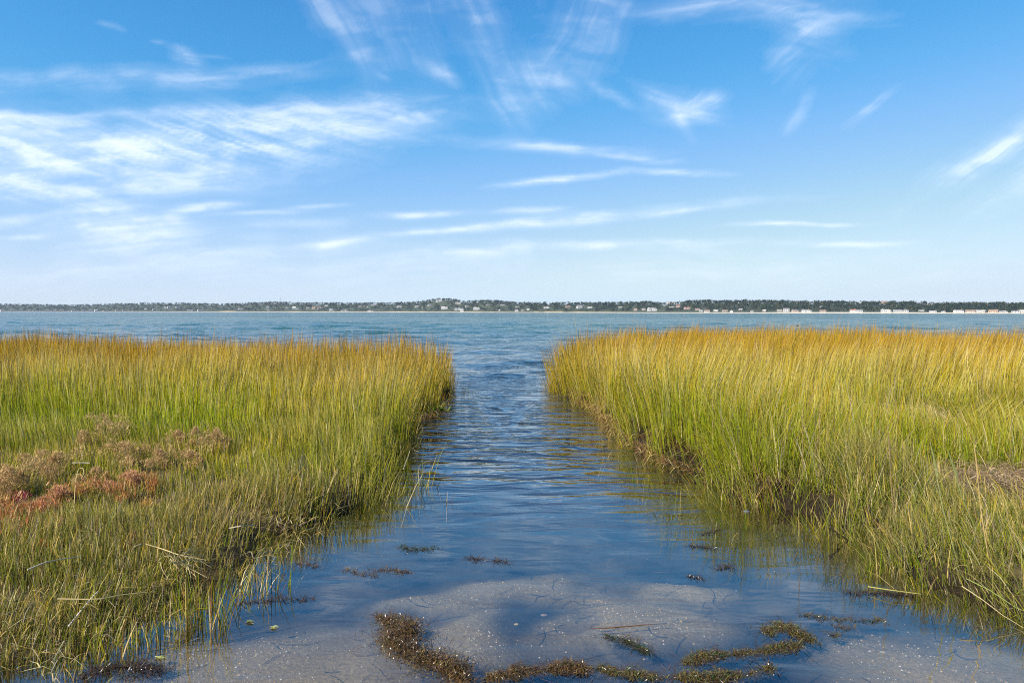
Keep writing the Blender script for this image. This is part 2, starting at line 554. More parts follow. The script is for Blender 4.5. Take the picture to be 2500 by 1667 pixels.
nt.links.new(n2.outputs[0], bp.inputs['Height'])
nt.links.new(bp.outputs[0], p.inputs['Normal'])
nt.links.new(p.outputs[0], out.inputs['Surface'])
ground = mesh_obj('ground', np.stack([GX.ravel(), GY.ravel(), GZ], 1), [quads], m, smooth_shade=True,
                  attrs={'marsh': smooth(-0.12, 0.9, GSD), 'sand': sandiness(GX.ravel(), GY.ravel())})
tag(ground, kind='structure')

# ------------------------------------------------------------------ water: one sheet from the sandy shallows through the cut to the far shore
rows = [-8.0, -4.0, -1.0, 0.5, 1.4]
v = 2.0
while v < 12000:
    rows.append(v)
    v *= (1.0135 if v < 400 else 1.03) if v > 9 else 1.02
rows = np.array(rows)
cols = np.concatenate([np.linspace(-4, -1.05, 40, endpoint=False), np.linspace(-1.05, 1.05, 420), np.linspace(1.05, 4, 41)[1:]])
WY, WT = np.meshgrid(rows, cols, indexing='ij')
WX = WT * np.maximum(WY, 6.0)
x, y = WX.ravel(), WY.ravel()
dy = np.maximum(y * 0.0135, 0.05)
z = np.zeros_like(x)
wr = np.random.default_rng(3)
chop = smooth(17, 60, y) * 0.8 + smooth(12, 24, y) * 0.2
for k in range(70):
    lam = 0.35 * (9.0 / 0.35) ** wr.random()
    th = wr.normal(0.12, 0.42) + math.pi / 2
    kx, ky = math.cos(th) * 2 * math.pi / lam, math.sin(th) * 2 * math.pi / lam
    a = 0.0075 * lam ** 0.72
    fade = smooth(2.2, 5.0, lam / dy) * np.clip(chop, 0, 1)
    ph = kx * x + ky * y + wr.random() * 6.28 + 1.6 * fbm(x / (lam * 6), y / (lam * 6), 100 + k, 2)
    z += a * fade * (np.sin(ph) + 0.25 * np.sin(2 * ph + 0.6))
# swells heaping over the bar at the mouth of the cut
for (px, py, wd, ln, hgt) in ((1180, 892, 1.2, 0.34, 0.10), (1290, 884, 0.7, 0.26, 0.08), (1235, 918, 1.0, 0.28, 0.10), (1130, 905, 0.7, 0.2, 0.035),
                              (1270, 868, 1.1, 0.3, 0.04), (1190, 862, 0.9, 0.25, 0.03)):
    c = at(px, py)
    z += hgt * np.exp(-((x - c[0]) / wd) ** 2 - ((y - c[1] + 0.12 * (x - c[0]) ** 2) / ln) ** 2)
murk = smooth(5.5, 15, y) * 0.6 + smooth(12, 30, y) * 0.4
bay = smooth(9, 75, y) ** 0.8
wi = np.arange(len(x)).reshape(WY.shape)
wq = np.stack([wi[:-1, :-1], wi[:-1, 1:], wi[1:, 1:], wi[1:, :-1]], -1).reshape(-1, 4)

m, nt, out = new_mat('water')
geo = N(nt, 'ShaderNodeNewGeometry')
amk = N(nt, 'ShaderNodeAttribute', attribute_name='murk')
aby = N(nt, 'ShaderNodeAttribute', attribute_name='bay')
arp = N(nt, 'ShaderNodeAttribute', attribute_name='ripple')
# ripples of the cut: relief
mp = N(nt, 'ShaderNodeMapping')
mp.inputs['Scale'].default_value = (0.34, 1.0, 1.0)
mp.inputs['Rotation'].default_value = (0, 0, R(4))
nt.links.new(geo.outputs['Position'], mp.inputs['Vector'])
wv = noise_tex(nt, mp.outputs[0], 3.6, 2.5, 0.5)
wv.inputs['Distortion'].default_value = 0.5
wv2 = noise_tex(nt, geo.outputs['Position'], 1.3, 1.0, 0.5)
h = math_node(nt, 'MULTIPLY', wv.outputs[0], arp.outputs['Fac'])
bmp = N(nt, 'ShaderNodeBump')
bmp.inputs['Strength'].default_value = 1.0
bmp.inputs['Distance'].default_value = 0.12
nt.links.new(h, bmp.inputs['Height'])
# chop of the open bay: slopes of wavelets, from fine to coarse
acc = None
for sc, sx, amp in ((0.9, 0.40, 0.70), (0.16, 0.35, 0.50), (4.5, 0.5, 0.60)):
    mpp = N(nt, 'ShaderNodeMapping')
    mpp.inputs['Scale'].default_value = (sx, 1.0, 1.0)
    mpp.inputs['Rotation'].default_value = (0, 0, R(-6))
    nt.links.new(geo.outputs['Position'], mpp.inputs['Vector'])
    nz = noise_tex(nt, mpp.outputs[0], sc, 3, 0.6)
    sub = N(nt, 'ShaderNodeVectorMath', operation='SUBTRACT')
    nt.links.new(nz.outputs['Color'], sub.inputs[0])
    sub.inputs[1].default_value = (0.5, 0.5, 0.5)
    scl = N(nt, 'ShaderNodeVectorMath', operation='MULTIPLY')
    nt.links.new(sub.outputs[0], scl.inputs[0])
    scl.inputs[1].default_value = (amp, amp * 1.5, 0.0)
    if acc is None:
        acc = scl.outputs[0]
    else:
        ad = N(nt, 'ShaderNodeVectorMath', operation='ADD')
        nt.links.new(acc, ad.inputs[0])
        nt.links.new(scl.outputs[0], ad.inputs[1])
        acc = ad.outputs[0]
sc2 = N(nt, 'ShaderNodeVectorMath', operation='SCALE')
nt.links.new(acc, sc2.inputs[0])
nt.links.new(math_node(nt, 'MULTIPLY', aby.outputs['Fac'], 1.0), sc2.inputs['Scale'])
addn = N(nt, 'ShaderNodeVectorMath', operation='ADD')
nt.links.new(bmp.outputs[0], addn.inputs[0])
nt.links.new(sc2.outputs[0], addn.inputs[1])
nrm = N(nt, 'ShaderNodeVectorMath', operation='NORMALIZE')
nt.links.new(addn.outputs[0], nrm.inputs[0])
# body: clear over the shallows, silty in the cut, teal in the bay
big = noise_tex(nt, geo.outputs['Position'], 0.02, 3)
teal = mix_col(nt, ramp(nt, big.outputs[0], [(0.35, 0.0), (0.65, 1.0)]), (0.014, 0.074, 0.074), (0.028, 0.092, 0.078))
body = mix_col(nt, aby.outputs['Fac'], (0.020, 0.022, 0.014), teal)
dif = N(nt, 'ShaderNodeBsdfDiffuse')
nt.links.new(body, dif.inputs['Color'])
trn = N(nt, 'ShaderNodeBsdfTransparent')
trn.inputs['Color'].default_value = (0.81, 0.80, 0.78, 1)
mb = N(nt, 'ShaderNodeMixShader')
nt.links.new(amk.outputs['Fac'], mb.inputs[0])
nt.links.new(trn.outputs[0], mb.inputs[1])
nt.links.new(dif.outputs[0], mb.inputs[2])
gl = N(nt, 'ShaderNodeBsdfGlossy')
nt.links.new(math_node(nt, 'ADD', math_node(nt, 'MULTIPLY', aby.outputs['Fac'], 0.08), 0.004), gl.inputs['Roughness'])
nt.links.new(nrm.outputs[0], gl.inputs['Normal'])
dot = N(nt, 'ShaderNodeVectorMath', operation='DOT_PRODUCT')
nt.links.new(nrm.outputs[0], dot.inputs[0])
nt.links.new(geo.outputs['Incoming'], dot.inputs[1])
inv = math_node(nt, 'SUBTRACT', 1.0, math_node(nt, 'ABSOLUTE', dot.outputs['Value']), clamp=True)
frs = math_node(nt, 'ADD', math_node(nt, 'MULTIPLY', math_node(nt, 'POWER', inv, math_node(nt, 'ADD', math_node(nt, 'MULTIPLY', aby.outputs['Fac'], 1.6), 2.45)), 0.95), 0.05)      # Schlick, same from both sides
mx = N(nt, 'ShaderNodeMixShader')
nt.links.new(frs, mx.inputs[0])
nt.links.new(mb.outputs[0], mx.inputs[1])
nt.links.new(gl.outputs[0], mx.inputs[2])
nt.links.new(mx.outputs[0], out.inputs['Surface'])
ripple = smooth(5.0, 9.0, y) * 0.95 + 0.05
ripple = ripple * (0.75 + 0.5 * fbm(x * 0.5, y * 0.5, 77, 3))
water = mesh_obj('water', np.stack([x, y, z], 1), [wq], m, smooth_shade=True, attrs={'murk': murk, 'bay': bay, 'ripple': ripple})
tag(water, kind='structure')

# ------------------------------------------------------------------ marsh grass, blade by blade
GRASS_MAT = tint_leaf_mat('grass_blade', 0.32, 0.55, 0.0)


def blades(base, h, w, az, lean, curve, face, c0, c1, c2, spike=None, seg=3, droop=None):
    """One thin ribbon per row. base (n,3); lean direction az; lean = sideways reach / height; c0..c2 colours foot, middle, tip.
    spike (0..1): how far the ribbon is a stalk with a seed head instead of a leaf."""
    n = len(base)
    ts = np.array([0.0, 0.36, 0.70, 1.0]) if seg == 3 else np.linspace(0, 1, seg + 1)
    T = np.tile(ts, (n, 1))
    sp = np.zeros(n) if spike is None else spike
    out_ = lean[:, None] * (0.45 * T + 0.55 * T ** (1.0 + curve[:, None])) * h[:, None]
    up = h[:, None] * T * np.sqrt(np.clip(1 - (0.5 * lean[:, None] * T) ** 2, 0.1, 1))
    if droop is not None:
        up = up - droop[:, None] * h[:, None] * T ** 3
    cx = base[:, 0:1] + np.cos(az)[:, None] * out_
    cy = base[:, 1:2] + np.sin(az)[:, None] * out_
    cz = base[:, 2:3] + up
    prof_leaf = np.array([0.9, 1.0, 0.62, 0.0]) if seg == 3 else (1 - ts ** 1.6)
    prof_stalk = np.array([0.45, 0.42, 1.05, 0.0]) if seg == 3 else (1 - ts ** 1.6)
    wd = w[:, None] * (prof_leaf[None] * (1 - sp[:, None]) + prof_stalk[None] * sp[:, None]) * 0.5
    fx, fy = np.cos(face)[:, None], np.sin(face)[:, None]
    s = len(ts)
    tip = np.stack([cx[:, -1], cy[:, -1], cz[:, -1]], -1)[:, None]
    Lf = np.stack([cx - fx * wd, cy - fy * wd, cz], -1)[:, :-1]
    Rt = np.stack([cx + fx * wd, cy + fy * wd, cz], -1)[:, :-1]
    V = np.concatenate([Lf, Rt, tip], 1)
    k = s - 1
    nv = 2 * k + 1
    off = (np.arange(n) * nv)[:, None]
    qs, = [np.concatenate([off + np.array([[i, k + i, k + i + 1, i + 1]]) for i in range(k - 1)], 0)]
    tr = off + np.array([[k - 1, 2 * k - 1, 2 * k]])
    tt = np.concatenate([ts[:-1], ts[:-1], [1.0]])[None, :, None]
    a = np.clip(tt / 0.42, 0, 1)
    b = np.clip((tt - 0.42) / 0.5, 0, 1)
    C = (c0[:, None] * (1 - a) + c1[:, None] * a) * (1 - b) + c2[:, None] * b
    return V.reshape(-1, 3), qs, tr, C.reshape(-1, 3)


class Sward:
    """Collects ribbons and links them as ONE mesh."""
    def __init__(self):
        self.v, self.q, self.t, self.c, self.n = [], [], [], [], 0

    def add(self, res):
        V, q, t, c = res
        self.v.append(V); self.q.append(q + self.n); self.t.append(t + self.n); self.c.append(c)
        self.n += len(V)

    def build(self, name, mat, parent=None):
        tri = np.concatenate(self.t).astype(np.int32)
        grp = [tri]
        q = [a for a in self.q if len(a)]
        if q:
            grp.insert(0, np.concatenate(q).astype(np.int32))
        return mesh_obj(name, np.concatenate(self.v), grp, mat, parent, smooth_shade=False, tint=np.concatenate(self.c))


def pick(cols, wts, n, r):
    cols = np.array(cols)
    i = r.choice(len(cols), n, p=np.array(wts) / np.sum(wts))
    return cols[i] * r.uniform(0.78, 1.2, (n, 1)) * r.uniform(0.94, 1.06, (n, 3))


GREEN = (0.155, 0.225, 0.008)
LIME = (0.30, 0.39, 0.012)
OLIVE = (0.29, 0.28, 0.014)
SAGE = (0.175, 0.195, 0.060)
TAN = (0.56, 0.41, 0.130)
GOLD = (0.54, 0.33, 0.022)
RUST = (0.47, 0.20, 0.015)
BROWN = (0.21, 0.105, 0.035)
STRAW = (0.66, 0.53, 0.28)
SHEATH = (0.20, 0.15, 0.045)


def lerp(a, b, t):
    return a * (1 - t) + b * t


def field(left, y0, y1, xa, xb, density, r):
    n = int((y1 - y0) * (xb - xa) * density)
    x = r.uniform(xa, xb, n)
    y = r.uniform(y0, y1, n)
    inview = np.abs(x) < 0.80 * y + 1.2          # frame and a margin to either side
    x, y = x[inview], y[inview]
    sl, sr = marsh_sd(x, y)
    sd = sl if left else sr
    k = sd > -0.16
    return x[k], y[k], sd[k]


def sward_side(left, r):
    sw = Sward()
    bands = ([(2.9, 4.6, -5.2, -0.3, 4600), (4.6, 6.2, -6.4, -0.5, 3600), (6.2, 8.6, -8.5, -0.5, 1900), (8.6, 11.5, -11, -0.8, 1400),
              (11.5, 15, -14, -0.6, 980), (15, 19, -17, -0.6, 700), (19, 27, -24, -4, 300)] if left else
             [(3.0, 4.6, 1.4, 5.2, 4200), (4.6, 6.2, 1.2, 6.4, 3400), (6.2, 8.6, 0.9, 8.5, 1900), (8.6, 11.5, 0.6, 11, 1400),
              (11.5, 15, 0.4, 14, 980), (15, 19, 0.5, 17, 700), (19, 31, 1.5, 23, 270)])
    for (y0, y1, xa, xb, dens) in bands:
        x, y, sd = field(left, y0, y1, xa, xb, dens, r)
        n = len(x)
        if not n:
            continue
        clump = fbm(x * 2.6, y * 2.6, 41 if left else 42, 4)
        broad = fbm(x * 0.55, y * 0.55, 43 if left else 44, 3)
        z = ground_z(x, y)[0] - 0.02
        far = smooth(8.5, 14.0, y)
        if left:
            h = np.interp(y, [3, 4.2, 5.2, 6.3, 7.6, 9.5, 12, 15, 25], [0.15, 0.20, 0.26, 0.31, 0.44, 0.60, 0.77, 0.84, 0.88])
            # tall along the cut, low on the wet meadow where the sea lavender and glasswort stand
            h = h + smooth(-2.9, -1.3, x) * smooth(5.0, 6.5, y) * smooth(11, 8, y) * 0.16
            low = smooth(-2.0, -2.9, x) * smooth(4.9, 5.5, y) * smooth(10.0, 8.6, y)
            h = h * (1 - 0.44 * low)
            h = h * (0.55 + 0.45 * smooth(-0.05, 0.5 * smooth(7, 4, y) + 0.10, sd))
            hole = 0.8 * patch(x, y, -2.35, 5.5, 0.30, 0.13)
            hole = np.maximum(hole, patch(x, y, -3.55, 4.3, 0.3, 0.14))
        else:
            h = np.interp(y, [3, 4.0, 5.0, 6.3, 8, 10, 12, 15, 20, 30], [0.42, 0.54, 0.64, 0.68, 0.78, 0.86, 0.90, 0.88, 0.92, 0.97])
            flat = patch(x, y, 5.4, 8.4, 1.7, 1.2)
            flat = np.maximum(flat, patch(x, y, 4.35, 6.0, 0.8, 0.8, 0, 4))
            h = h * (1 - 0.5 * flat)
            h = h * (1 - 0.55 * patch(x, y, 3.45, 4.75, 0.75, 0.85, 0, 3))
            h = h * (0.45 + 0.55 * smooth(-0.05, 0.55 * smooth(9, 5, y) + 0.12, sd))
            hole = patch(x, y, 3.55, 7.55, 0.26, 0.22)
            hole = np.maximum(hole, patch(x, y, 4.45, 5.9, 0.85, 0.62, 0, 4))
            hole = np.maximum(hole, 0.8 * patch(x, y, 3.0, 4.55, 0.16, 0.10))
        keep = (r.random(n) > hole * 0.97) & (r.random(n) < 0.16 + 1.5 * smooth(0.30, 0.62, clump))
        keep &= r.random(n) < smooth(-0.16, 0.10 + 0.15 * smooth(6.5, 4, y), sd) * 0.97 + 0.03
        x, y, z, sd, h, clump, broad, far = (q[keep] for q in (x, y, z, sd, h, clump, broad, far))
        n = len(x)
        spike = (r.random(n) < (0.16 + 0.34 * smooth(6, 10, y)) * (0.5 + broad)).astype(float)
        h = h * np.where(r.random(n) < 0.45, r.uniform(0.22, 0.8, n), r.uniform(0.75, 1.12, n)) * (0.70 + 0.60 * clump) * (1 + 0.10 * spike)
        h = h * (0.80 + 0.42 * broad)
        h = np.where(r.random(n) < 0.03, h * 1.2, h)
        w = np.where(spike > 0, 0.0056, r.uniform(0.0032, 0.0062, n)) * 0.88 * (1 + 0.038 * np.maximum(y - 4, 0))
        # lean: out over the water at the edge, with the wind inland
        wind = np.where(np.full(n, left), 0.02, 0.14)
        loose = 0.06 + (0.11 if left else 0.20) * smooth(8, 5.5, y)
        lx = wind + r.normal(0, 1, n) * loose
        ly = r.normal(0, 1, n) * loose
        edge = smooth(0.75, 0.0, sd)
        lx = lx + edge * (0.10 if left else -0.42 + 0.22 * smooth(7, 5.5, y))
        ly = ly - edge * 0.08
        if not left:
            fg = smooth(7.2, 5.6, y)
            lx = lx - 0.24 * fg + 0.12 * smooth(8.5, 10, y) * smooth(17, 12, y) * broad
            swirl = patch(x, y, 5.4, 8.4, 1.7, 1.2)
            ang_ = 6.28 * fbm(x * 0.8, y * 0.8, 55, 2)
            lx = lx + swirl * 0.6 * np.cos(ang_)
            ly = ly + swirl * 0.6 * np.sin(ang_)
        sway = fbm(x * 1.1, y * 1.1, 57, 3) - 0.5
        sway2 = fbm(x * 1.1, y * 1.1, 58, 3) - 0.5
        lx, ly = lx + 0.55 * sway, ly + 0.5 * sway2
        lean = np.clip(np.hypot(lx, ly), 0, 1.2)
        az = np.arctan2(ly, lx)
        curve = r.uniform(0.3, 1.8, n)
        bent = r.random(n) < np.where(y < 8, 0.16 if left else 0.13, 0.05)                 # broken and lodged stems
        lean = np.where(bent, r.uniform(0.7, 1.7, n), lean)
        az = np.where(bent, r.uniform(0, 6.28, n), az)
        h = np.where(bent, h * 0.8, h)
        drp = np.where(bent, r.uniform(0.0, 0.7, n), np.where(r.random(n) < 0.12, r.uniform(0.1, 0.4, n), 0.0))
        face = r.uniform(-0.9, 0.9, n) + np.where(r.random(n) < 0.2, 1.57, 0)
        foot = pick([SHEATH, OLIVE, GREEN], [0.45, 0.35, 0.20], n, r)
        if left:
            lime = (smooth(-2.6, -4.2, x) * smooth(7.6, 8.8, y) * smooth(13, 10.5, y))[:, None]
            gr = lerp(pick([GREEN, OLIVE, SAGE], [0.40, 0.42, 0.18], n, r), pick([LIME, GREEN], [0.75, 0.25], n, r), lime)
            fg = smooth(7.0, 5.4, y)[:, None]
            gr = lerp(gr, pick([SAGE, OLIVE, GREEN, BROWN], [0.40, 0.16, 0.16, 0.28], n, r) * 0.72, fg)
            tipc = lerp(pick([OLIVE, GOLD, TAN], [0.42, 0.30, 0.28], n, r), pick([LIME, OLIVE], [0.7, 0.3], n, r), lime)
            tipc = lerp(tipc, pick([SAGE, GREEN, TAN, BROWN], [0.42, 0.26, 0.18, 0.14], n, r), fg * 0.85)
            tipc = lerp(tipc, pick([GOLD, RUST, BROWN, OLIVE], [0.26, 0.56, 0.13, 0.05], n, r), far[:, None])
        else:
            gr = pick([GREEN, OLIVE, LIME], [0.38, 0.42, 0.20], n, r)
            fg = smooth(7.0, 5.4, y)[:, None]
            gr = lerp(gr, pick([SAGE, OLIVE, GREEN], [0.56, 0.22, 0.22], n, r), fg)
            tipc = lerp(pick([OLIVE, LIME, GOLD, TAN], [0.36, 0.26, 0.2, 0.18], n, r), pick([SAGE, TAN, OLIVE, GREEN], [0.42, 0.30, 0.14, 0.14], n, r), fg)
            tipc = lerp(tipc, pick([GOLD, TAN, RUST, OLIVE], [0.36, 0.26, 0.18, 0.20], n, r), smooth(8.5, 11.5, y)[:, None])
            tipc = lerp(tipc, pick([RUST, GOLD, BROWN], [0.62, 0.24, 0.14], n, r), smooth(11, 17, y)[:, None])
        tipc = np.where((spike > 0)[:, None], lerp(pick([TAN, GOLD, STRAW], [0.5, 0.35, 0.15], n, r), pick([RUST, GOLD, BROWN], [0.5, 0.3, 0.2], n, r),
                                                   smooth(11, 17, y)[:, None]), tipc)
        gr = lerp(gr, lerp(gr, pick([OLIVE, GOLD], [0.6, 0.4], n, r), 0.7), far[:, None])
        pat = (smooth(0.42, 0.64, fbm(x * 0.75 + 9, y * 0.75, 71, 4)) * 0.5)[:, None] * (1 - 0.75 * smooth(10, 15, y)[:, None])          # straw coloured and green patches
        tipc = lerp(tipc, pick([TAN, GOLD, STRAW], [0.6, 0.2, 0.2], n, r), pat)
        pat2 = (smooth(0.50, 0.66, fbm(x * 0.6 - 31, y * 0.6, 72, 4)) * 0.32)[:, None] * (1 - far[:, None] * 0.9)
        tipc = lerp(tipc, pick([GREEN, LIME], [0.6, 0.4], n, r), pat2)
        dead = r.random(n) < np.where(y < 6.5, 0.22, 0.07)
        dc = pick([STRAW, TAN, (0.30, 0.26, 0.19), (0.22, 0.15, 0.08)], [0.16, 0.32, 0.26, 0.26], n, r)
        foot, gr, tipc = (np.where(dead[:, None], dc, q) for q in (foot, gr, tipc))
        sw.add(blades(np.stack([x, y, z], 1), h, w, az, lean, curve, face, foot, gr, tipc, spike, droop=drp))
    return sw


def edge_litter(line, left, r, spans, per_m, dark=False):
    """Dead stems and roots hanging from the lip of the bank."""
    sw = Sward()
    pts = np.array(line)
    for (a, b) in zip(pts[:-1], pts[1:]):
        mid = (a + b) / 2
        if not any(s0 <= mid[1] <= s1 for s0, s1 in spans):
            continue
        n = int(np.linalg.norm(b - a) * per_m * (0.25 + 1.3 * r.random()))
        if n < 1:
            continue
        t = r.random(n)[:, None]
        nrm_ = np.array([-(b - a)[1], (b - a)[0]]) / (np.linalg.norm(b - a) + 1e-9)
        pos = a + (b - a) * t
        inward = -1 if left else 1
        pos = pos + np.array([inward * 1.0, 0]) * r.uniform(-0.03, 0.16, (n, 1))
        z = ground_z(pos[:, 0], pos[:, 1])[0]
        z = np.maximum(z, 0.02) + r.uniform(-0.02, 0.05, n)
        az = r.normal(math.pi if not left else 0, 0.7, n)
        h = r.uniform(0.08, 0.24, n)
        lean = r.uniform(0.7, 1.6, n)
        dr = r.uniform(0.3, 1.3, n)
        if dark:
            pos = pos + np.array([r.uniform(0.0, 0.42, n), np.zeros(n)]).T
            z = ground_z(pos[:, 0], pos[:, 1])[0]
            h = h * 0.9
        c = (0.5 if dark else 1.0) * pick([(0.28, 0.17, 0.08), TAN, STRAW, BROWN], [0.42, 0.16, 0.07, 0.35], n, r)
        sw.add(blades(np.stack([pos[:, 0], pos[:, 1], z], 1), h, r.uniform(0.004, 0.007, n) * (1 + 0.04 * mid[1]), az, lean, r.uniform(0.3, 1.5, n), r.uniform(0, 3.14, n),
                      c * 0.8, c, c * 1.1, droop=dr))
    return sw


gr_rng = np.random.default_rng(11)
left_grass = sward_side(True, gr_rng).build('marsh_grass', GRASS_MAT)
tag(left_grass, kind='stuff')
right_grass = sward_side(False, gr_rng).build('marsh_grass', GRASS_MAT)
tag(right_grass, kind='stuff')
e1 = edge_litter(right_line, False, gr_rng, [(7.0, 12.5)], 170).build('dead_grass_fringe', GRASS_MAT)
tag(e1, kind='stuff')
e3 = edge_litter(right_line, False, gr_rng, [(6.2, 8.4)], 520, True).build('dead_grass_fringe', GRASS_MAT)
tag(e3, kind='stuff')
e2 = edge_litter(left_line, True, gr_rng, [(8.2, 12)], 90).build('dead_grass_fringe', GRASS_MAT)
tag(e2, kind='stuff')
# matted straw and leaves lying among the stems of the left foreground
n = 5200
mx_, my_ = gr_rng.uniform(-4.2, -1.0, n), gr_rng.uniform(3.0, 5.4, n)
k = (marsh_sd(mx_, my_)[0] > -0.12) & (gr_rng.random(n) < smooth(0.36, 0.62, fbm(mx_ * 2.2, my_ * 2.2, 63, 3)))
mx_, my_ = mx_[k], my_[k]
n = len(mx_)
c = pick([(0.20, 0.14, 0.07), TAN, STRAW, (0.34, 0.29, 0.20), OLIVE], [0.34, 0.22, 0.12, 0.2, 0.12], n, gr_rng)
sw = Sward()
sw.add(blades(np.stack([mx_, my_, np.maximum(ground_z(mx_, my_)[0], 0.0) + gr_rng.uniform(0.0, 0.14, n)], 1), gr_rng.uniform(0.03, 0.09, n), gr_rng.uniform(0.003, 0.006, n), gr_rng.uniform(0, 6.28, n),
              gr_rng.uniform(1.2, 3.6, n), gr_rng.uniform(0, 1.5, n), gr_rng.uniform(0, 3.14, n), c * 0.8, c, c, droop=gr_rng.uniform(0, 1.2, n)))
tag(sw.build('matted_straw', GRASS_MAT), kind='stuff')
print('ribbon tris', sum(len(o.data.polygons) for o in (left_grass, right_grass, e1, e2)))

# ------------------------------------------------------------------ single things of the shallows and the meadow
def on_ground(px, py, dz=0.0):
    """Point where the sight line meets the ground (marsh or bed)."""
    d = ray(px, py)
    t = -CAM_H / d[2]
    for _ in range(12):
        g = float(ground_z(np.array([d[0] * t]), np.array([d[1] * t]))[0][0])
        t = (g + dz - CAM_H) / d[2]
    return np.array([d[0] * t, d[1] * t, g + dz])


WEED_MAT = tint_leaf_mat('wet_seaweed', 0.10, 0.27, 0.5)
WEED_C = {
    'brown': ([(0.105, 0.062, 0.026), (0.16, 0.105, 0.040), (0.07, 0.042, 0.02), (0.22, 0.17, 0.075), (0.12, 0.115, 0.03)], [0.3, 0.26, 0.16, 0.14, 0.14]),
    'olive': ([(0.14, 0.135, 0.036), (0.10, 0.072, 0.030), (0.19, 0.17, 0.055), (0.05, 0.12, 0.03), (0.08, 0.05, 0.025)], [0.32, 0.22, 0.18, 0.1, 0.18]),
    'green': ([(0.03, 0.075, 0.02), (0.08, 0.085, 0.025), (0.05, 0.035, 0.018), (0.10, 0.10, 0.035)], [0.3, 0.3, 0.25, 0.15]),
    'dark': ([(0.045, 0.03, 0.02), (0.09, 0.05, 0.035), (0.06, 0.06, 0.03)], [0.5, 0.3, 0.2]),
}


def seaweed(name, path, width_px, n, pal, label, height=0.045, r=None, cat='seaweed', float_z=0.0, curl=1.0):
    """Heap of wet fronds along a path (photo points): matted ribbons of a few centimetres on a lumpy core."""
    r = r or np.random.default_rng(int(path[0][0] * 3 + path[0][1]))
    if name == 'seaweed_raft':                     # afloat: thin, wide, stringy
        height, n, width_px = height * 0.45, int(n * 1.0), width_px * 1.2
    pts = np.array([at(x, y, float_z) for x, y in path])
    seg = np.linalg.norm(np.diff(pts, axis=0), axis=1)
    cum = np.concatenate([[0], np.cumsum(seg)])
    base_pt = pts.mean(0)
    dist = base_pt[1]
    wd = width_px / 1666.7 * dist
    sw = Sward()
    u = r.random(n) * cum[-1]
    u = u[r.random(n) < 0.62 + 0.38 * smooth(0.30, 0.55, fbm(u * 7, u * 0 + 8.1, int(path[0][1]), 3))]      # thin spots and gaps
    n = len(u)
    c = np.stack([np.interp(u, cum, pts[:, k]) for k in range(3)], 1)
    wv_ = 0.25 + 1.5 * smooth(0.2, 0.8, fbm(u * 11, u * 0 + 3.7, int(path[0][0]), 4))
    off = np.clip(r.normal(0, 0.5, n), -1.4, 1.4)
    ta = r.uniform(0, 6.28, n)
    rad = np.abs(off) * wd * 0.62 * wv_
    x, y = c[:, 0] + np.cos(ta) * rad, c[:, 1] + np.sin(ta) * rad * 1.5
    hgt = height * np.clip(1 - (off / 1.4) ** 2, 0, 1) * wv_ * (0.6 + 0.8 * fbm(x * 30, y * 30, 9, 3))
    z = float_z - 0.014 + 0.40 * hgt * r.uniform(0.3, 1.0, n)
    L_ = r.uniform(0.008, 0.032, n) * curl
    cols = 0.60 * np.array([1.18, 0.98, 0.72]) * pick(*WEED_C[pal], n, r) * (0.75 + 0.5 * fbm(x * 12, y * 12, 77, 2))[:, None]
    sw.add(blades(np.stack([x, y, z], 1), L_, r.uniform(0.0025, 0.006, n), r.uniform(0, 6.28, n), r.uniform(0.7, 2.6, n), r.uniform(0.2, 2, n), r.uniform(0, 3.14, n),
                  cols * 0.8, cols, cols * 1.15, droop=r.uniform(0.0, 1.1, n)))
    # stray strings trailing off
    k = max(6, n // 9)
    u2 = r.random(k) * cum[-1]
    c2 = np.stack([np.interp(u2, cum, pts[:, q]) for q in range(3)], 1) + r.normal(0, wd * 0.62, (k, 3)) * np.array([1, 1.3, 0])
    cc = pick(*WEED_C['dark'], k, r)
    sw.add(blades(np.stack([c2[:, 0], c2[:, 1], np.full(k, float_z + 0.004)], 1), r.uniform(0.01, 0.02, k), r.uniform(0.002, 0.004, k), r.uniform(0, 6.28, k), r.uniform(3, 7, k),
                  r.uniform(0, 1, k), r.uniform(0, 3.14, k), cc, cc, cc))
    o = sw.build(name, WEED_MAT)
    return tag(o, label, cat, 'seaweed washed into the shallows')


seaweed('seaweed_strand', [(918, 1500), (960, 1522), (1005, 1540), (950, 1562), (985, 1582), (1030, 1606), (1080, 1622), (1125, 1640), (1132, 1668)], 54, 7000, 'brown',
        'thick brown seaweed strand snaking down to the bottom edge, left of the others', 0.075)
seaweed('seaweed_strand', [(1185, 1658), (1250, 1642), (1330, 1633), (1400, 1627), (1440, 1637)], 30, 3200, 'brown',
        'rusty brown seaweed strand along the bottom edge at the centre', 0.06)
seaweed('seaweed_strand', [(1460, 1630), (1510, 1640), (1570, 1648), (1630, 1652), (1690, 1654), (1760, 1652), (1830, 1642), (1890, 1628)], 30, 4000, 'olive',
        'long olive seaweed strand along the bottom edge right of centre', 0.05)
seaweed('seaweed_strand', [(1670, 1618), (1720, 1600), (1790, 1594), (1850, 1590), (1900, 1580), (1955, 1572)], 26, 3000, 'olive',
        'olive seaweed strand curving up to the right above a longer strand', 0.05)
seaweed('seaweed_strand', [(1870, 1540), (1915, 1524), (1950, 1545), (1985, 1562)], 34, 1900, 'olive',
        'mixed brown and green seaweed heap at the right end of the curve', 0.05)
seaweed('seaweed_clump', [(1482, 1553), (1520, 1560), (1548, 1572), (1582, 1590)], 26, 1500, 'green',
        'small dark green seaweed clump alone inside the curve of strands', 0.045)
seaweed('seaweed_raft', [(980, 1333), (1010, 1344), (1065, 1338)], 14, 420, 'green', 'flat green seaweed raft floating farthest up the still water, left of centre', 0.03, curl=1.6)
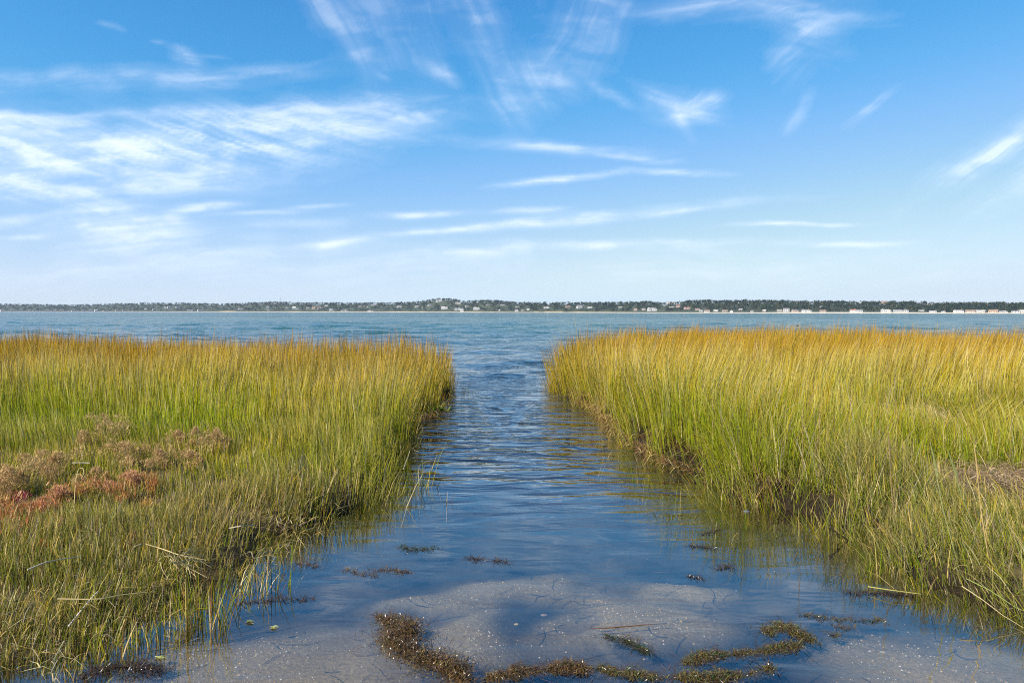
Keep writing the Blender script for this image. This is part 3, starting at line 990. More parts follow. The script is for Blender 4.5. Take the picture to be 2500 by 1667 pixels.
seaweed('seaweed_raft', [(845, 1390), (880, 1400), (925, 1407)], 12, 420, 'brown', 'brown seaweed raft, left of a close pair in the still water', 0.03, curl=1.4)
seaweed('seaweed_raft', [(905, 1393), (950, 1392), (1003, 1397)], 11, 420, 'brown', 'reddish brown seaweed raft, right of a close pair in the still water', 0.035, curl=1.4)
seaweed('seaweed_raft', [(1142, 1362), (1180, 1368)], 8, 110, 'dark', 'thin dark seaweed wisp, left of two wisps in mid water', 0.02, curl=2.0)
seaweed('seaweed_raft', [(1202, 1366), (1240, 1373)], 8, 110, 'dark', 'thin dark seaweed wisp, right of two wisps in mid water', 0.02, curl=2.0)
seaweed('seaweed_raft', [(1715, 1304), (1745, 1296), (1762, 1290)], 8, 160, 'dark', 'dark seaweed float on the green reflection by the right bank', 0.025, curl=1.6)
seaweed('seaweed_raft', [(1680, 1331), (1705, 1333), (1742, 1338)], 10, 200, 'dark', 'reddish dark seaweed float left of the reflected reeds on right', 0.02, curl=1.9)
seaweed('seaweed_raft', [(1682, 1406), (1718, 1412)], 8, 140, 'dark', 'small dark seaweed float below a tangled one, right of centre', 0.02, curl=1.8)
seaweed('seaweed_raft', [(1752, 1388), (1790, 1382)], 9, 170, 'dark', 'tangled thin seaweed float right of a small dark one', 0.02, curl=2.2)
seaweed('seaweed_raft', [(722, 1378), (750, 1376), (778, 1384)], 12, 320, 'brown', 'brown seaweed beside the left bank reeds', 0.03, curl=1.4)
seaweed('seaweed_raft', [(1955, 1497), (2020, 1508), (2090, 1514), (2160, 1512)], 16, 900, 'olive', 'long low seaweed raft under the right bank reeds', 0.03, curl=1.4)
seaweed('seaweed_raft', [(2035, 1528), (2090, 1534)], 9, 240, 'brown', 'short brown seaweed raft just below a long low one on right', 0.02, curl=1.4)
seaweed('seaweed_raft', [(2070, 1446), (2140, 1447), (2230, 1452)], 12, 520, 'dark', 'dark matted weed lying at the foot of the right bank', 0.025, curl=1.8)
seaweed('seaweed_raft', [(570, 1476), (640, 1467), (720, 1463), (770, 1465)], 9, 360, 'dark', 'thin line of dark weed off the left bank', 0.02, curl=1.8)
seaweed('seaweed_raft', [(200, 1650), (300, 1625), (400, 1640)], 40, 1500, 'dark', 'dark wet weed heap at the foot of the left foreground grass', 0.04, curl=1.6)
seaweed('seaweed_raft', [(2030, 1547), (2045, 1549)], 10, 160, 'olive', 'tiny tan weed tuft near the oblong stone on right', 0.03)


# --- reeds standing in the water, each tuft a thing
def reed_tuft(px, py, h_px, n, spread_px, label, lean=0.0, pal=None, name='reed_tuft', dead=0.2, cat='reeds', group='reed tufts standing in the water'):
    r = np.random.default_rng(int(px * 5 + py))
    b = at(px, py, 0.0)
    s = b[1] / 1666.7
    h0 = h_px * s
    rx = spread_px * s * 1.7
    x = b[0] + r.normal(0, 0.4, n) * rx
    y = b[1] + r.normal(0, 0.4, n) * rx * 0.8
    z = np.minimum(ground_z(x, y)[0], -0.01)
    h = h0 * r.uniform(0.25, 1.05, n) - z
    lx = lean + r.normal(0, 0.24, n) + (x - b[0]) / (rx + 0.02) * 0.10
    ly = r.normal(0, 0.2, n)
    c = 0.82 * pick(*(pal or ([GREEN, OLIVE, SAGE, TAN, BROWN], [0.3, 0.26, 0.24, 0.12, 0.08])), n, r)
    d = r.random(n) < dead
    c = np.where(d[:, None], pick([STRAW, TAN, BROWN], [0.3, 0.4, 0.3], n, r), c)
    sw = Sward()
    foot = np.where(d[:, None], c, pick([(0.26, 0.19, 0.05), SHEATH, OLIVE], [0.3, 0.4, 0.3], n, r))
    sw.add(blades(np.stack([x, y, z], 1), h, r.uniform(0.0035, 0.0065, n), np.arctan2(ly, lx), np.hypot(lx, ly), r.uniform(0.3, 2.2, n), r.uniform(-0.9, 0.9, n), foot, c, c * 1.1,
                  droop=np.where(r.random(n) < 0.25, r.uniform(0.2, 0.7, n), 0)))
    o = sw.build(name, GRASS_MAT)
    return tag(o, label, cat, group)


TUFTS = [
    (1022, 1192, 135, 26, 22, 'tall dry reed tuft standing in the water off the left bank', 0.02),
    (1066, 1172, 60, 5, 10, 'sparse short reed stems just right of the tall dry tuft', 0.0),
    (1090, 1228, 42, 3, 5, 'single small green shoot alone in open water', 0.02),
    (985, 1195, 120, 24, 36, 'reed tuft at the waterline left of the tall dry tuft', 0.04),
    (955, 1240, 90, 26, 44, 'thin reeds at the left bank corner mirrored in the water', 0.05),
    (1127, 962, 62, 22, 16, 'dark reed tuft in the water at the tip of the left bank', 0.06),
    (1010, 1088, 70, 16, 22, 'thin stems under the dark bank edge on left', 0.03),
    (700, 1352, 70, 18, 34, 'upright reed tuft in front of the left bank, mirrored below', 0.05),
    (640, 1440, 130, 40, 46, 'bushy green reed tuft at the left waterline with splayed leaves', 0.10),
    (521, 1480, 120, 34, 40, 'reed tuft left of the bushy splayed tuft', 0.05),
    (535, 1540, 165, 30, 26, 'reed tuft standing clear in the water, nearest to the left bank', 0.05),
    (455, 1535, 200, 26, 24, 'tall yellow green reed tuft left of the clear standing tuft', 0.06),
    (480, 1520, 170, 22, 26, 'grey green reed tuft behind the clear standing tuft', -0.05),
    (390, 1562, 130, 26, 40, 'low bright reed tuft with crossing leaves on left mud', 0.02),
    (310, 1590, 140, 34, 44, 'low tangled reed tuft on the left mud', 0.0),
    (260, 1590, 120, 26, 40, 'yellow based reed tuft left of the tangled one on mud', -0.02),
    (1440, 1116, 30, 8, 14, 'tiny blue green shoots in the channel near the right bank', 0.0),
    (1463, 1118, 44, 7, 10, 'small brown reed sprig just right of tiny shoots in the channel', 0.05),
    (1556, 1178, 58, 12, 10, 'pair of upright green reeds in the channel by the right bank', -0.02),
    (1580, 1180, 60, 14, 26, 'reeds with drooping leaves right of an upright pair in channel', 0.08),
    (1655, 1205, 55, 8, 16, 'thin reed shoot below the dark undercut bank', 0.12),
    (1697, 1200, 60, 16, 20, 'reed tuft right of a thin shoot below the undercut bank', -0.05),
    (1728, 1185, 80, 26, 26, 'taller reed tuft against the dark undercut bank', 0.0),
    (1755, 1284, 52, 8, 20, 'sparse pale grass shoot alone in green reflection on right', -0.1),
    (1800, 1228, 80, 34, 40, 'grass tuft spilling from the right bank corner', -0.18),
    (1850, 1240, 90, 34, 44, 'olive grass tuft overhanging water at the right bank', -0.15),
    (1990, 1290, 90, 40, 44, 'bright splayed grass tuft low over the water at right', -0.2),
    (2055, 1316, 90, 36, 36, 'brownish splayed tuft next to a leafless branch at right', -0.1),
    (2128, 1400, 110, 24, 20, 'upright yellow green reed tuft standing off the right bank', -0.05),
    (2175, 1392, 40, 8, 10, 'two short yellow shoots right of an upright tuft', 0.0),
    (2225, 1445, 70, 14, 28, 'reed stems with a bent leaf at the right waterline', -0.1),
    (2245, 1446, 120, 24, 24, 'reed tuft beside stems with a bent leaf', -0.1),
]
for px, py, hp_, n, sp_, label, ln in TUFTS:
    reed_tuft(px, py, hp_, n, sp_, label, ln)


# --- stems, sticks and straws: bent tubes
STEM_MAT = tint_mat('dry_stem', 0.6, 0.3)


def tube(points, radii, sides=5):
    P = np.array(points, float)
    n = len(P)
    T = np.gradient(P, axis=0)
    T /= np.linalg.norm(T, axis=1)[:, None] + 1e-9
    V, F = [], []
    for i in range(n):
        u = np.cross(T[i], [0.31, 0.2, 0.93])
        u /= np.linalg.norm(u) + 1e-9
        w_ = np.cross(T[i], u)
        for k in range(sides):
            a = 6.2832 * k / sides
            V.append(P[i] + radii[i] * (math.cos(a) * u + math.sin(a) * w_))
    for i in range(n - 1):
        for k in range(sides):
            F.append((i * sides + k, i * sides + (k + 1) % sides, (i + 1) * sides + (k + 1) % sides, (i + 1) * sides + k))
    F.append(tuple(range(sides))[::-1])
    F.append(tuple((n - 1) * sides + k for k in range(sides)))
    return V, F


def stems(name, lines, label, cat, col, group=None, mat=None):
    """lines: list of (points, r0, r1) joined as one thing."""
    V, F = [], []
    for pts, r0, r1 in lines:
        v, f = tube(pts, np.linspace(r0, r1, len(pts)))
        F += [tuple(i + len(V) for i in q) for q in f]
        V += v
    V = np.array(V)
    rr = np.random.default_rng(len(V))
    o = mesh_obj(name, V, F, mat or STEM_MAT, tint=np.tile(np.array(col), (len(V), 1)) * rr.uniform(0.85, 1.12, (len(V), 1)))
    return tag(o, label, cat, group)


def path_px(pp, z0, z1=None, n=9):
    """Points over the marsh along photo points, at heights running from z0 to z1 above the ground."""
    z1 = z0 if z1 is None else z1
    out_ = []
    for i, (px, py) in enumerate(pp):
        t = i / (len(pp) - 1)
        out_.append(on_ground(px, py, z0 + (z1 - z0) * t))
    P = np.array(out_)
    ts = np.linspace(0, 1, len(P))
    tt = np.linspace(0, 1, n)
    return np.stack([np.interp(tt, ts, P[:, k]) for k in range(3)], 1)


sr_ = np.random.default_rng(5)
bundle = [(path_px([(330, 1335), (350, 1327), (395, 1340), (440, 1356), (505, 1368)], 0.34, 0.30, 12), 0.0034, 0.002)]
for k in range(26):
    a = (400 + sr_.uniform(-10, 60), 1348 + sr_.uniform(-4, 26))
    b = (a[0] + sr_.uniform(10, 95), a[1] + sr_.uniform(-10, 46))
    c = ((a[0] + b[0]) / 2 + sr_.uniform(-8, 8), (a[1] + b[1]) / 2 + sr_.uniform(-14, 4))
    bundle.append((path_px([a, c, b], 0.30, 0.24, 6), 0.0017, 0.001))
stems('straw_bundle', bundle, 'bent bundle of pale dead straw lying across the left foreground grass', 'dead straw', (0.52, 0.40, 0.19))
GS = 'pale dead stems lying in the left grass'
stems('dry_straw', [(path_px([(68, 1392), (110, 1374), (150, 1366), (198, 1359)], 0.25), 0.004, 0.002)], 'arched pale stem near the left edge, left of the straw bundle', 'dead stem', (0.50, 0.43, 0.30), GS)
stems('dry_straw', [(path_px([(140, 1463), (240, 1464), (300, 1452), (360, 1446)], 0.16), 0.004, 0.002)], 'long yellow stem lying low above the left mud', 'dead stem', (0.52, 0.40, 0.17), GS)
stems('dry_straw', [(path_px([(176, 1131), (198, 1130.5), (220, 1131)], 0.28), 0.0022, 0.002)], 'short bright white straight stick among the brown seed heads', 'stick', (0.60, 0.55, 0.46), GS)
stems('dry_straw', [(path_px([(181, 1240), (184, 1190), (188, 1156), (194, 1143), (203, 1144), (206, 1156), (200, 1168)], 0.12, 0.30, 14), 0.0024, 0.002)], 'yellow stem with a hooked tip right of the white stick', 'dead stem', (0.58, 0.46, 0.18), GS)
stems('dry_straw', [(path_px([(168, 1530), (200, 1490), (226, 1458), (240, 1445)], 0.05, 0.12), 0.005, 0.003)], 'grey white twig leaning on the left mud', 'twig', (0.48, 0.44, 0.38), GS)
stems('dry_straw', [(path_px([(985, 1145), (1000, 1105), (1001, 1092), (1022, 1103)], 0.35, 0.32), 0.006, 0.004)], 'broken straw folded over at the left channel edge', 'dead stem', (0.66, 0.53, 0.28), GS)
stems('dry_straw', [(path_px([(560, 1290), (590, 1284), (625, 1282)], 0.25), 0.004, 0.003)], 'short pale stem by the dark gap in the left grass', 'dead stem', (0.36, 0.31, 0.22), GS)
stems('driftwood_stick', [([at(1440, 1534, -0.002), at(1500, 1530, 0.002), at(1570, 1524, 0.001), at(1630, 1520, -0.003)], 0.0035, 0.002)], 'long thin reddish stick lying in the shallow water', 'stick', (0.11, 0.055, 0.035))
GR = 'fallen reeds at the right waterline'
stems('fallen_reed', [([at(2120, 1430, 0.03), at(2180, 1439, 0.04), at(2250, 1448, 0.03)], 0.003, 0.002)], 'yellow green reed lying flat on the water by the right bank', 'fallen reed', (0.34, 0.31, 0.09), GR)
stems('fallen_reed', [([at(2349, 1428, 0.16), at(2400, 1462, 0.12), at(2450, 1500, 0.06), at(2500, 1530, 0.01)], 0.0026, 0.0014)], 'pale straw reed fallen slanting down to the water at right edge', 'fallen reed', (0.46, 0.36, 0.18), GR)
stems('fallen_reed', [([at(2360, 1410, 0.16), at(2420, 1440, 0.14), at(2480, 1480, 0.08), at(2530, 1500, 0.05)], 0.0024, 0.0014)], 'green reed fallen beside the pale straw reed at right edge', 'fallen reed', (0.26, 0.30, 0.08), GR)
stems('branch', [([at(2027, 1285, 0.12), at(2045, 1300, 0.07), at(2065, 1313, 0.02), at(2082, 1325, -0.03)], 0.007, 0.004), ([at(2045, 1300, 0.07), at(2048, 1310, 0.03), at(2058, 1316, 0.0)], 0.004, 0.003)],
      'dark leafless branch dipping into the water at the right bank', 'branch', (0.07, 0.045, 0.03))
GT = 'tall seed stalks in the right foreground grass'
for (b, t_, label, colr) in (((2345, 1395), (2262, 1070), 'tallest reed stalk rising straight at the right foreground', (0.24, 0.25, 0.09)),
                             ((2420, 1400), (2368, 1070), 'tall stalk with reddish tip near the right edge', (0.40, 0.28, 0.11)),
                             ((2400, 1330), (2308, 1095), 'tall green stalk left of the reddish tipped stalk', (0.20, 0.23, 0.08)),
                             ((2190, 1330), (2160, 1030), 'dark thin seed stalk in the middle of the right foreground', (0.22, 0.15, 0.07)),
                             ((1960, 1180), (1957, 960), 'dark upright stalk in the bright right grass', (0.20, 0.14, 0.06)),
                             ((2005, 1230), (1995, 985), 'brown upright stalk right of the dark one', (0.34, 0.24, 0.11))):
    g = on_ground(*b)
    s = g[1] / 1666.7
    top = g + np.array([(t_[0] - b[0]) * s, 0.0, (b[1] - t_[1]) * s])
    mid = (g + top) / 2 + np.array([(b[0] - t_[0]) * s * -0.08, 0, 0.0])
    P = [g, (g * 2 + mid) / 3, mid, (mid + top) / 2, top]
    tip0, tip1 = g + (top - g) * 0.74, top
    stems('seed_stalk', [(P, 0.0045, 0.0022), ([tip0, (tip0 + tip1) / 2, tip1], 0.0045, 0.0015)], label, 'seed stalk', colr, GT)


# --- sea lavender gone to seed: clouds of fine brown twigs
TWIG_MAT = tint_leaf_mat('dry_twigs', 0.3, 0.7, 0.0)


def sea_lavender(px, py, w_px, h_px, label, tone=(0.54, 0.36, 0.17)):
    r = np.random.default_rng(int(px * 11 + py))
    g = on_ground(px, py)
    s = g[1] / 1666.7
    W, H_ = w_px * s * 0.58, h_px * s * 1.35
    root = empty('sea_lavender', tuple(g), label, 'dried plant', 'sea lavender plants gone to seed in the left meadow')
    n = 110
    az = r.uniform(0, 6.28, n)
    rad = np.sqrt(r.random(n))
    h = H_ * (1 - 0.45 * rad ** 2) * r.uniform(0.7, 1.0, n)
    lean = rad * W / h
    c = np.tile(np.array(tone), (n, 1)) * r.uniform(0.7, 1.2, (n, 1))
    sw = Sward()
    z0 = np.zeros((n, 3)); z0[:, :2] = r.normal(0, 0.02, (n, 2)); z0[:, 2] = -0.02
    sw.add(blades(z0, h, np.full(n, 0.004), az, lean, np.full(n, 0.6), r.uniform(0, 3.14, n), c * 0.8, c, c))
    sw.build('stem', TWIG_MAT, root)
    m_ = 4200
    # several panicles of unequal height, flat topped, thinning out to the sides
    nb = 9
    bx_, by_ = r.normal(0, 0.50, nb) * W, r.normal(0, 0.55, nb) * W
    bh, br = r.uniform(0.45, 1.12, nb) * H_, r.uniform(0.22, 0.55, nb) * W
    bi = r.integers(0, nb, m_)
    u_, v_ = r.normal(0, 0.55, m_), r.normal(0, 0.55, m_)
    zz = bh[bi] * (1 - 0.22 * (u_ ** 2 + v_ ** 2)) - np.abs(r.normal(0, 0.16, m_)) * H_
    zz = np.maximum(zz, 0.04)
    p_ = np.stack([bx_[bi] + u_ * br[bi], by_[bi] + v_ * br[bi], zz], 1)
    lumps = fbm(p_[:, 0] * 11 + 50, p_[:, 1] * 11 + zz * 9, int(px), 3)
    k = lumps > 0.46
    p_ = p_[k]; q = len(p_)
    c = pick([tone, (tone[0] * 1.3, tone[1] * 1.3, tone[2] * 1.35), (tone[0] * 0.6, tone[1] * 0.55, tone[2] * 0.5), (0.30, 0.26, 0.07)], [0.45, 0.25, 0.2, 0.1], q, r)
    sw = Sward()
    sw.add(blades(p_, r.uniform(0.012, 0.035, q), r.uniform(0.003, 0.0055, q), r.uniform(0, 6.28, q), r.uniform(0.2, 1.6, q), r.uniform(0, 1.5, q), r.uniform(0, 3.14, q), c * 0.85, c, c * 1.1))
    sw.build('seed_heads', TWIG_MAT, root)
    return root


for a in ((262, 1090, 120, 62, 'large brown cloud of seed heads, uppermost in the left meadow'), (205, 1108, 60, 38, 'smaller brown seed cloud at the lower left of the uppermost one'),
          (318, 1140, 90, 50, 'dense reddish brown seed cloud right of a dark hollow in the left meadow'), (398, 1140, 90, 46, 'light brown seed cloud right of the dense reddish one'),
          (130, 1180, 110, 62, 'tall brown seed cloud around the white stick, left of the hollow'), (215, 1195, 60, 36, 'low seed cloud below the white stick'),
          (15, 1215, 90, 62, 'brown seed cloud cut by the left picture edge'), (525, 1112, 84, 54, 'brown seed cloud farthest right, toward the middle of the left marsh'),
          (430, 1105, 60, 40, 'orange tinted seed cloud left of the farthest right one'), (470, 1150, 50, 30, 'small seed cloud low between two larger ones, at right of the meadow'),
          (110, 1245, 90, 36, 'low pinkish brown seed cloud just above the red plants at left', (0.58, 0.29, 0.16)), (300, 1200, 90, 34, 'low pink brown seed cloud above the orange red plants', (0.58, 0.30, 0.16))):
    sea_lavender(*a)


# --- glasswort: fleshy red branching stems
RED_MAT = tint_leaf_mat('glasswort_red', 0.3, 0.45, 0.3)


def glasswort(px, py, w_px, h_px, cols, label):
    r = np.random.default_rng(int(px * 17 + py))
    g = on_ground(px, py)
    s = g[1] / 1666.7
    n = int(14 + w_px * 0.42)
    x = g[0] + np.clip(r.normal(0, 0.42, n), -0.8, 0.8) * w_px * s * 0.62
    y = g[1] + np.clip(r.normal(0, 0.42, n), -0.8, 0.8) * w_px * s * 0.8
    z = ground_z(x, y)[0]
    zz = z + h_px * s * r.uniform(0.4, 1.4, n)
    c = pick(cols, [1] * len(cols), n, r)
    sw = Sward()
    sw.add(blades(np.stack([x, y, z], 1), zz - z + 0.03, np.full(n, 0.006), r.uniform(0, 6.28, n), r.uniform(0, 0.4, n), r.uniform(0, 1, n), r.uniform(0, 3.14, n), c * 0.6, c, c))
    m_ = n * 4
    i = r.integers(0, n, m_)
    c2 = c[i] * r.uniform(0.75, 1.25, (m_, 1))
    sw.add(blades(np.stack([x[i] + r.normal(0, 0.012, m_), y[i] + r.normal(0, 0.012, m_), z[i] + (zz[i] - z[i]) * r.uniform(0.4, 1, m_)], 1), r.uniform(0.02, 0.05, m_), np.full(m_, 0.006),
                  r.uniform(0, 6.28, m_), r.uniform(0.2, 0.9, m_), r.uniform(0, 1, m_), r.uniform(0, 3.14, m_), c2, c2, c2 * 1.1))
    o = sw.build('glasswort', RED_MAT)
    return tag(o, label, 'red plant', 'red glasswort plants in the left meadow')


RED, SALMON, ORANGE, MAGENTA = (0.46, 0.15, 0.055), (0.52, 0.28, 0.12), (0.54, 0.32, 0.08), (0.34, 0.07, 0.08)
for a in ((22, 1290, 60, 60, [RED, SALMON, RED], 'deep red glasswort patch at the left picture edge'), (55, 1320, 60, 46, [SALMON, RED], 'red glasswort patch low beside the edge patch'),
          (44, 1240, 40, 26, [MAGENTA], 'tiny magenta glasswort sprig at left'), (185, 1228, 70, 36, [SALMON, ORANGE], 'salmon glasswort patch under the hooked yellow stem'),
          (207, 1222, 34, 36, [RED, ORANGE], 'orange glasswort with a red right end'), (275, 1222, 46, 34, [RED, SALMON], 'red glasswort patch in the middle of the left meadow'),
          (375, 1205, 36, 40, [ORANGE, RED], 'flame orange glasswort with yellow foot, farthest right'), (325, 1188, 60, 26, [SALMON, SALMON, ORANGE], 'faint salmon glasswort band above the flame orange one'),
          (360, 1250, 30, 26, [ORANGE], 'small orange glasswort below the flame coloured one'), (110, 1262, 60, 34, [SALMON, RED], 'thin pink glasswort band between the edge and the middle'),
          (10, 1255, 60, 44, [SALMON, ORANGE], 'orange pink glasswort above the deep red patch at the left edge'), (75, 1275, 50, 40, [RED, SALMON], 'red glasswort patch right of the orange pink one'),
          (145, 1235, 50, 40, [SALMON, RED], 'pinkish red glasswort left of the salmon patch'), (240, 1200, 50, 34, [SALMON, RED], 'salmon red glasswort just above the middle red patch'),
          (310, 1232, 40, 34, [RED, ORANGE], 'red orange glasswort right of the middle red patch'), (150, 1300, 60, 34, [SALMON, ORANGE], 'sparse orange glasswort low in front of the salmon patch'),
          (105, 1365, 30, 34, [RED], 'low red sprig near the arched pale stem'), (330, 1345, 30, 30, [(0.30, 0.10, 0.05)], 'dull red sprig at the head of the straw bundle')):
    glasswort(*a)

# --- leafy green plant on the lip of the left bank
r = np.random.default_rng(8)
g = at(1068, 1003, 0.06)
n = 60
c = pick([(0.16, 0.24, 0.03), (0.24, 0.30, 0.04)], [0.6, 0.4], n, r)
sw = Sward()
sw.add(blades(g + r.normal(0, 1, (n, 3)) * np.array([0.09, 0.06, 0.02]), r.uniform(0.06, 0.13, n), r.uniform(0.016, 0.03, n), r.uniform(0, 6.28, n), r.uniform(0.4, 1.2, n), r.uniform(0, 1, n),
              r.uniform(0, 3.14, n), c * 0.8, c, c))
tag(sw.build('leafy_plant', GRASS_MAT), 'small bright green leafy plant on the lip of the dark left bank', 'plant')

# --- leaf scraps and algae in the shallows
for (px, py, w_, label) in ((664, 1532, 30, 'curled yellow green leaf scrap floating in the left shallows'), (606, 1518, 32, 'thin green leaf scrap floating left of the curled one'),
                            (384, 1606, 34, 'bright green algae scrap at the left mud edge')):
    g = at(px, py, 0.004)
    s = g[1] / 1666.7
    n = 16
    c = pick([(0.30, 0.33, 0.06), (0.44, 0.42, 0.16)], [0.6, 0.4], n, r)
    sw = Sward()
    sw.add(blades(g + r.normal(0, 1, (n, 3)) * np.array([w_ * s * 0.10, w_ * s * 0.05, 0.003]), np.full(n, 0.01), r.uniform(0.004, 0.009, n), r.normal(0, 0.35, n), r.uniform(2, 5, n), r.uniform(0, 1, n),
                  r.uniform(1.2, 1.9, n), c, c, c))
    tag(sw.build('leaf_scrap', WEED_MAT), label, 'leaf scrap')

# --- flattened thatch at the right, and a dead clump
r = np.random.default_rng(9)
n = 5200
x = r.normal(0, 0.42, n) * 0.85 + 4.5
y = r.normal(0, 0.42, n) * 0.72 + 5.92
c = pick([(0.42, 0.30, 0.18), (0.54, 0.41, 0.25), (0.27, 0.18, 0.10), (0.18, 0.12, 0.07)], [0.34, 0.18, 0.28, 0.20], n, r)
sw = Sward()
sw.add(blades(np.stack([x, y, ground_z(x, y)[0] + r.uniform(0.01, 0.16, n)], 1), r.uniform(0.03, 0.10, n), r.uniform(0.004, 0.009, n), r.uniform(0, 6.28, n), r.uniform(1.5, 5.0, n), r.uniform(0, 1, n),
              r.uniform(0, 3.14, n), c, c, c))
tag(sw.build('thatch_mat', GRASS_MAT), 'mat of flattened tan dead straw in the gap at the right edge', 'dead straw')
g = on_ground(2270, 1062)
n = 420
x, y = g[0] + r.normal(0, 0.15, n), g[1] + r.normal(0, 0.16, n)
c = pick([TAN, (0.48, 0.36, 0.22), STRAW], [0.4, 0.4, 0.2], n, r)
sw = Sward()
sw.add(blades(np.stack([x, y, ground_z(x, y)[0] + 0.2], 1), r.uniform(0.10, 0.34, n), r.uniform(0.005, 0.009, n), r.normal(2.6, 0.9, n), r.uniform(0.4, 1.5, n), r.uniform(0, 1, n), r.uniform(0, 3.14, n),
              c * 0.9, c, c, droop=r.uniform(0, 0.8, n)))
tag(sw.build('dead_grass_clump', GRASS_MAT), 'collapsed tan dead clump in the bright green grass at right', 'dead grass')

# --- shells and stones on the bed
SHELL_MAT = tint_mat('shell_and_stone', 0.55, 0.35)


def lump(cx, cy, cz, a, b, h, ang, r, sides=8):
    """Low flattened pebble: two rings and a top."""
    V, F = [], []
    for (f, zz) in ((1.0, 0.0), (0.86, 0.62), (0.45, 0.95)):
        for k in range(sides):
            t = 6.2832 * k / sides
            q = r.uniform(0.88, 1.1)
            u, v = f * a * math.cos(t) * q, f * b * math.sin(t) * q
            V.append((cx + u * math.cos(ang) - v * math.sin(ang), cy + u * math.sin(ang) + v * math.cos(ang), cz + zz * h))
    V.append((cx, cy, cz + h))
    for j in range(2):
        for k in range(sides):
            F.append((j * sides + k, j * sides + (k + 1) % sides, (j + 1) * sides + (k + 1) % sides, (j + 1) * sides + k))
    for k in range(sides):
        F.append((2 * sides + k, 2 * sides + (k + 1) % sides, 3 * sides))
    return V, F


for (px, py, w_, asp, colr, name, label, cat) in (
        (1330, 1501, 24, 0.5, (0.42, 0.31, 0.25), 'shell', 'pale pinkish broken shell on dark silt near the centre', 'shell'),
        (2058, 1565, 34, 0.40, (0.48, 0.36, 0.25), 'stone', 'oblong tan stone lying in the blue shallows at right', 'stone'),
        (2158, 1591, 24, 0.6, (0.62, 0.55, 0.44), 'shell', 'cream shell right of the oblong stone', 'shell'),
        (2125, 1588, 14, 0.5, (0.60, 0.52, 0.42), 'shell', 'small cream shell chip between stone and cream shell', 'shell'),
        (1262, 1523, 18, 0.5, (0.62, 0.50, 0.24), 'shell', 'yellow shell fragment on sand left of the broken shell', 'shell'),
        (628, 1598, 10, 0.7, (0.72, 0.68, 0.58), 'shell', 'small white shell on the left sand', 'shell'),
        (1580, 1607, 30, 0.35, (0.36, 0.28, 0.24), 'stone', 'smooth pinkish stone below the small green clump', 'stone'),
        (1700, 1468, 14, 0.5, (0.66, 0.58, 0.44), 'shell', 'cream shell bit at the far side of the right sand', 'shell'),
        (1695, 1570, 12, 0.6, (0.58, 0.42, 0.16), 'shell', 'orange yellow shell bit on the right sand', 'shell'),
        (1823, 1292, 20, 0.5, (0.12, 0.12, 0.15), 'mussel_shell', 'dark mussel shell at the surface by the right bank', 'shell'),
        (1120, 1640, 14, 0.6, (0.5, 0.36, 0.2), 'shell', 'tan shell bit beside the left seaweed strand end', 'shell')):
    g = on_ground(px, py)
    s = g[1] / 1666.7
    rr = np.random.default_rng(int(px))
    V, F = lump(g[0], g[1], g[2] - 0.004, w_ * s * 0.42, w_ * s * 0.42 * asp * 1.5, w_ * s * 0.12 + 0.004, rr.uniform(-0.3, 0.3), rr, 10)
    if name == 'mussel_shell':
        V = [(x_, y_, z_ - g[2] + 0.004) for x_, y_, z_ in V]
    o = mesh_obj(name, np.array(V), F, SHELL_MAT, smooth_shade=True, tint=np.tile(np.array(colr) * 0.7, (len(V), 1)) * rr.uniform(0.75, 1.15, (len(V), 1)))
    tag(o, label, cat)

# shell hash and pebbles: uncountable
r = np.random.default_rng(14)
n = 26000
x, y = r.uniform(-2.7, 3.3, n), r.uniform(2.75, 5.3, n)
sl, srr = marsh_sd(x, y)
k = (r.random(n) < (0.006 + 0.99 * sandiness(x, y) ** 2) * (0.15 + 1.2 * smooth(0.35, 0.7, fbm(x * 2.3, y * 2.3, 91, 3)))) & (np.maximum(sl, srr) < 0.05)
x, y = x[k], y[k]
z = ground_z(x, y)[0]
n = len(x)
size = 0.0022 + 0.0068 * r.random(n) ** 3.2
cols = pick([(0.58, 0.50, 0.38), (0.50, 0.34, 0.16), (0.34, 0.26, 0.18), (0.52, 0.48, 0.40), (0.16, 0.13, 0.10), (0.58, 0.42, 0.12)], [0.26, 0.18, 0.2, 0.14, 0.12, 0.10], n, r)
ang = r.uniform(0, 3.14, n)
asp = r.uniform(0.45, 0.95, n)
ring = []
for kk in range(5):
    t = 1.2566 * kk
    u, v = np.cos(t) * size * r.uniform(0.8, 1.15, n), np.sin(t) * size * asp * r.uniform(0.8, 1.15, n)
    ring.append(np.stack([x + u * np.cos(ang) - v * np.sin(ang), y + u * np.sin(ang) + v * np.cos(ang), z - 0.001 + 0 * x], 1))
top_ = np.stack([x, y, z + size * 0.55 + 0.001], 1)
V = np.stack(ring + [top_], 1).reshape(-1, 3)
off = (np.arange(n) * 6)[:, None]
F = np.concatenate([off + np.array([[kk, (kk + 1) % 5, 5]]) for kk in range(5)]).astype(np.int32)
peb = mesh_obj('shell_gravel', V, [F], SHELL_MAT, smooth_shade=False, tint=np.repeat(cols, 6, 0))
tag(peb, kind='stuff')

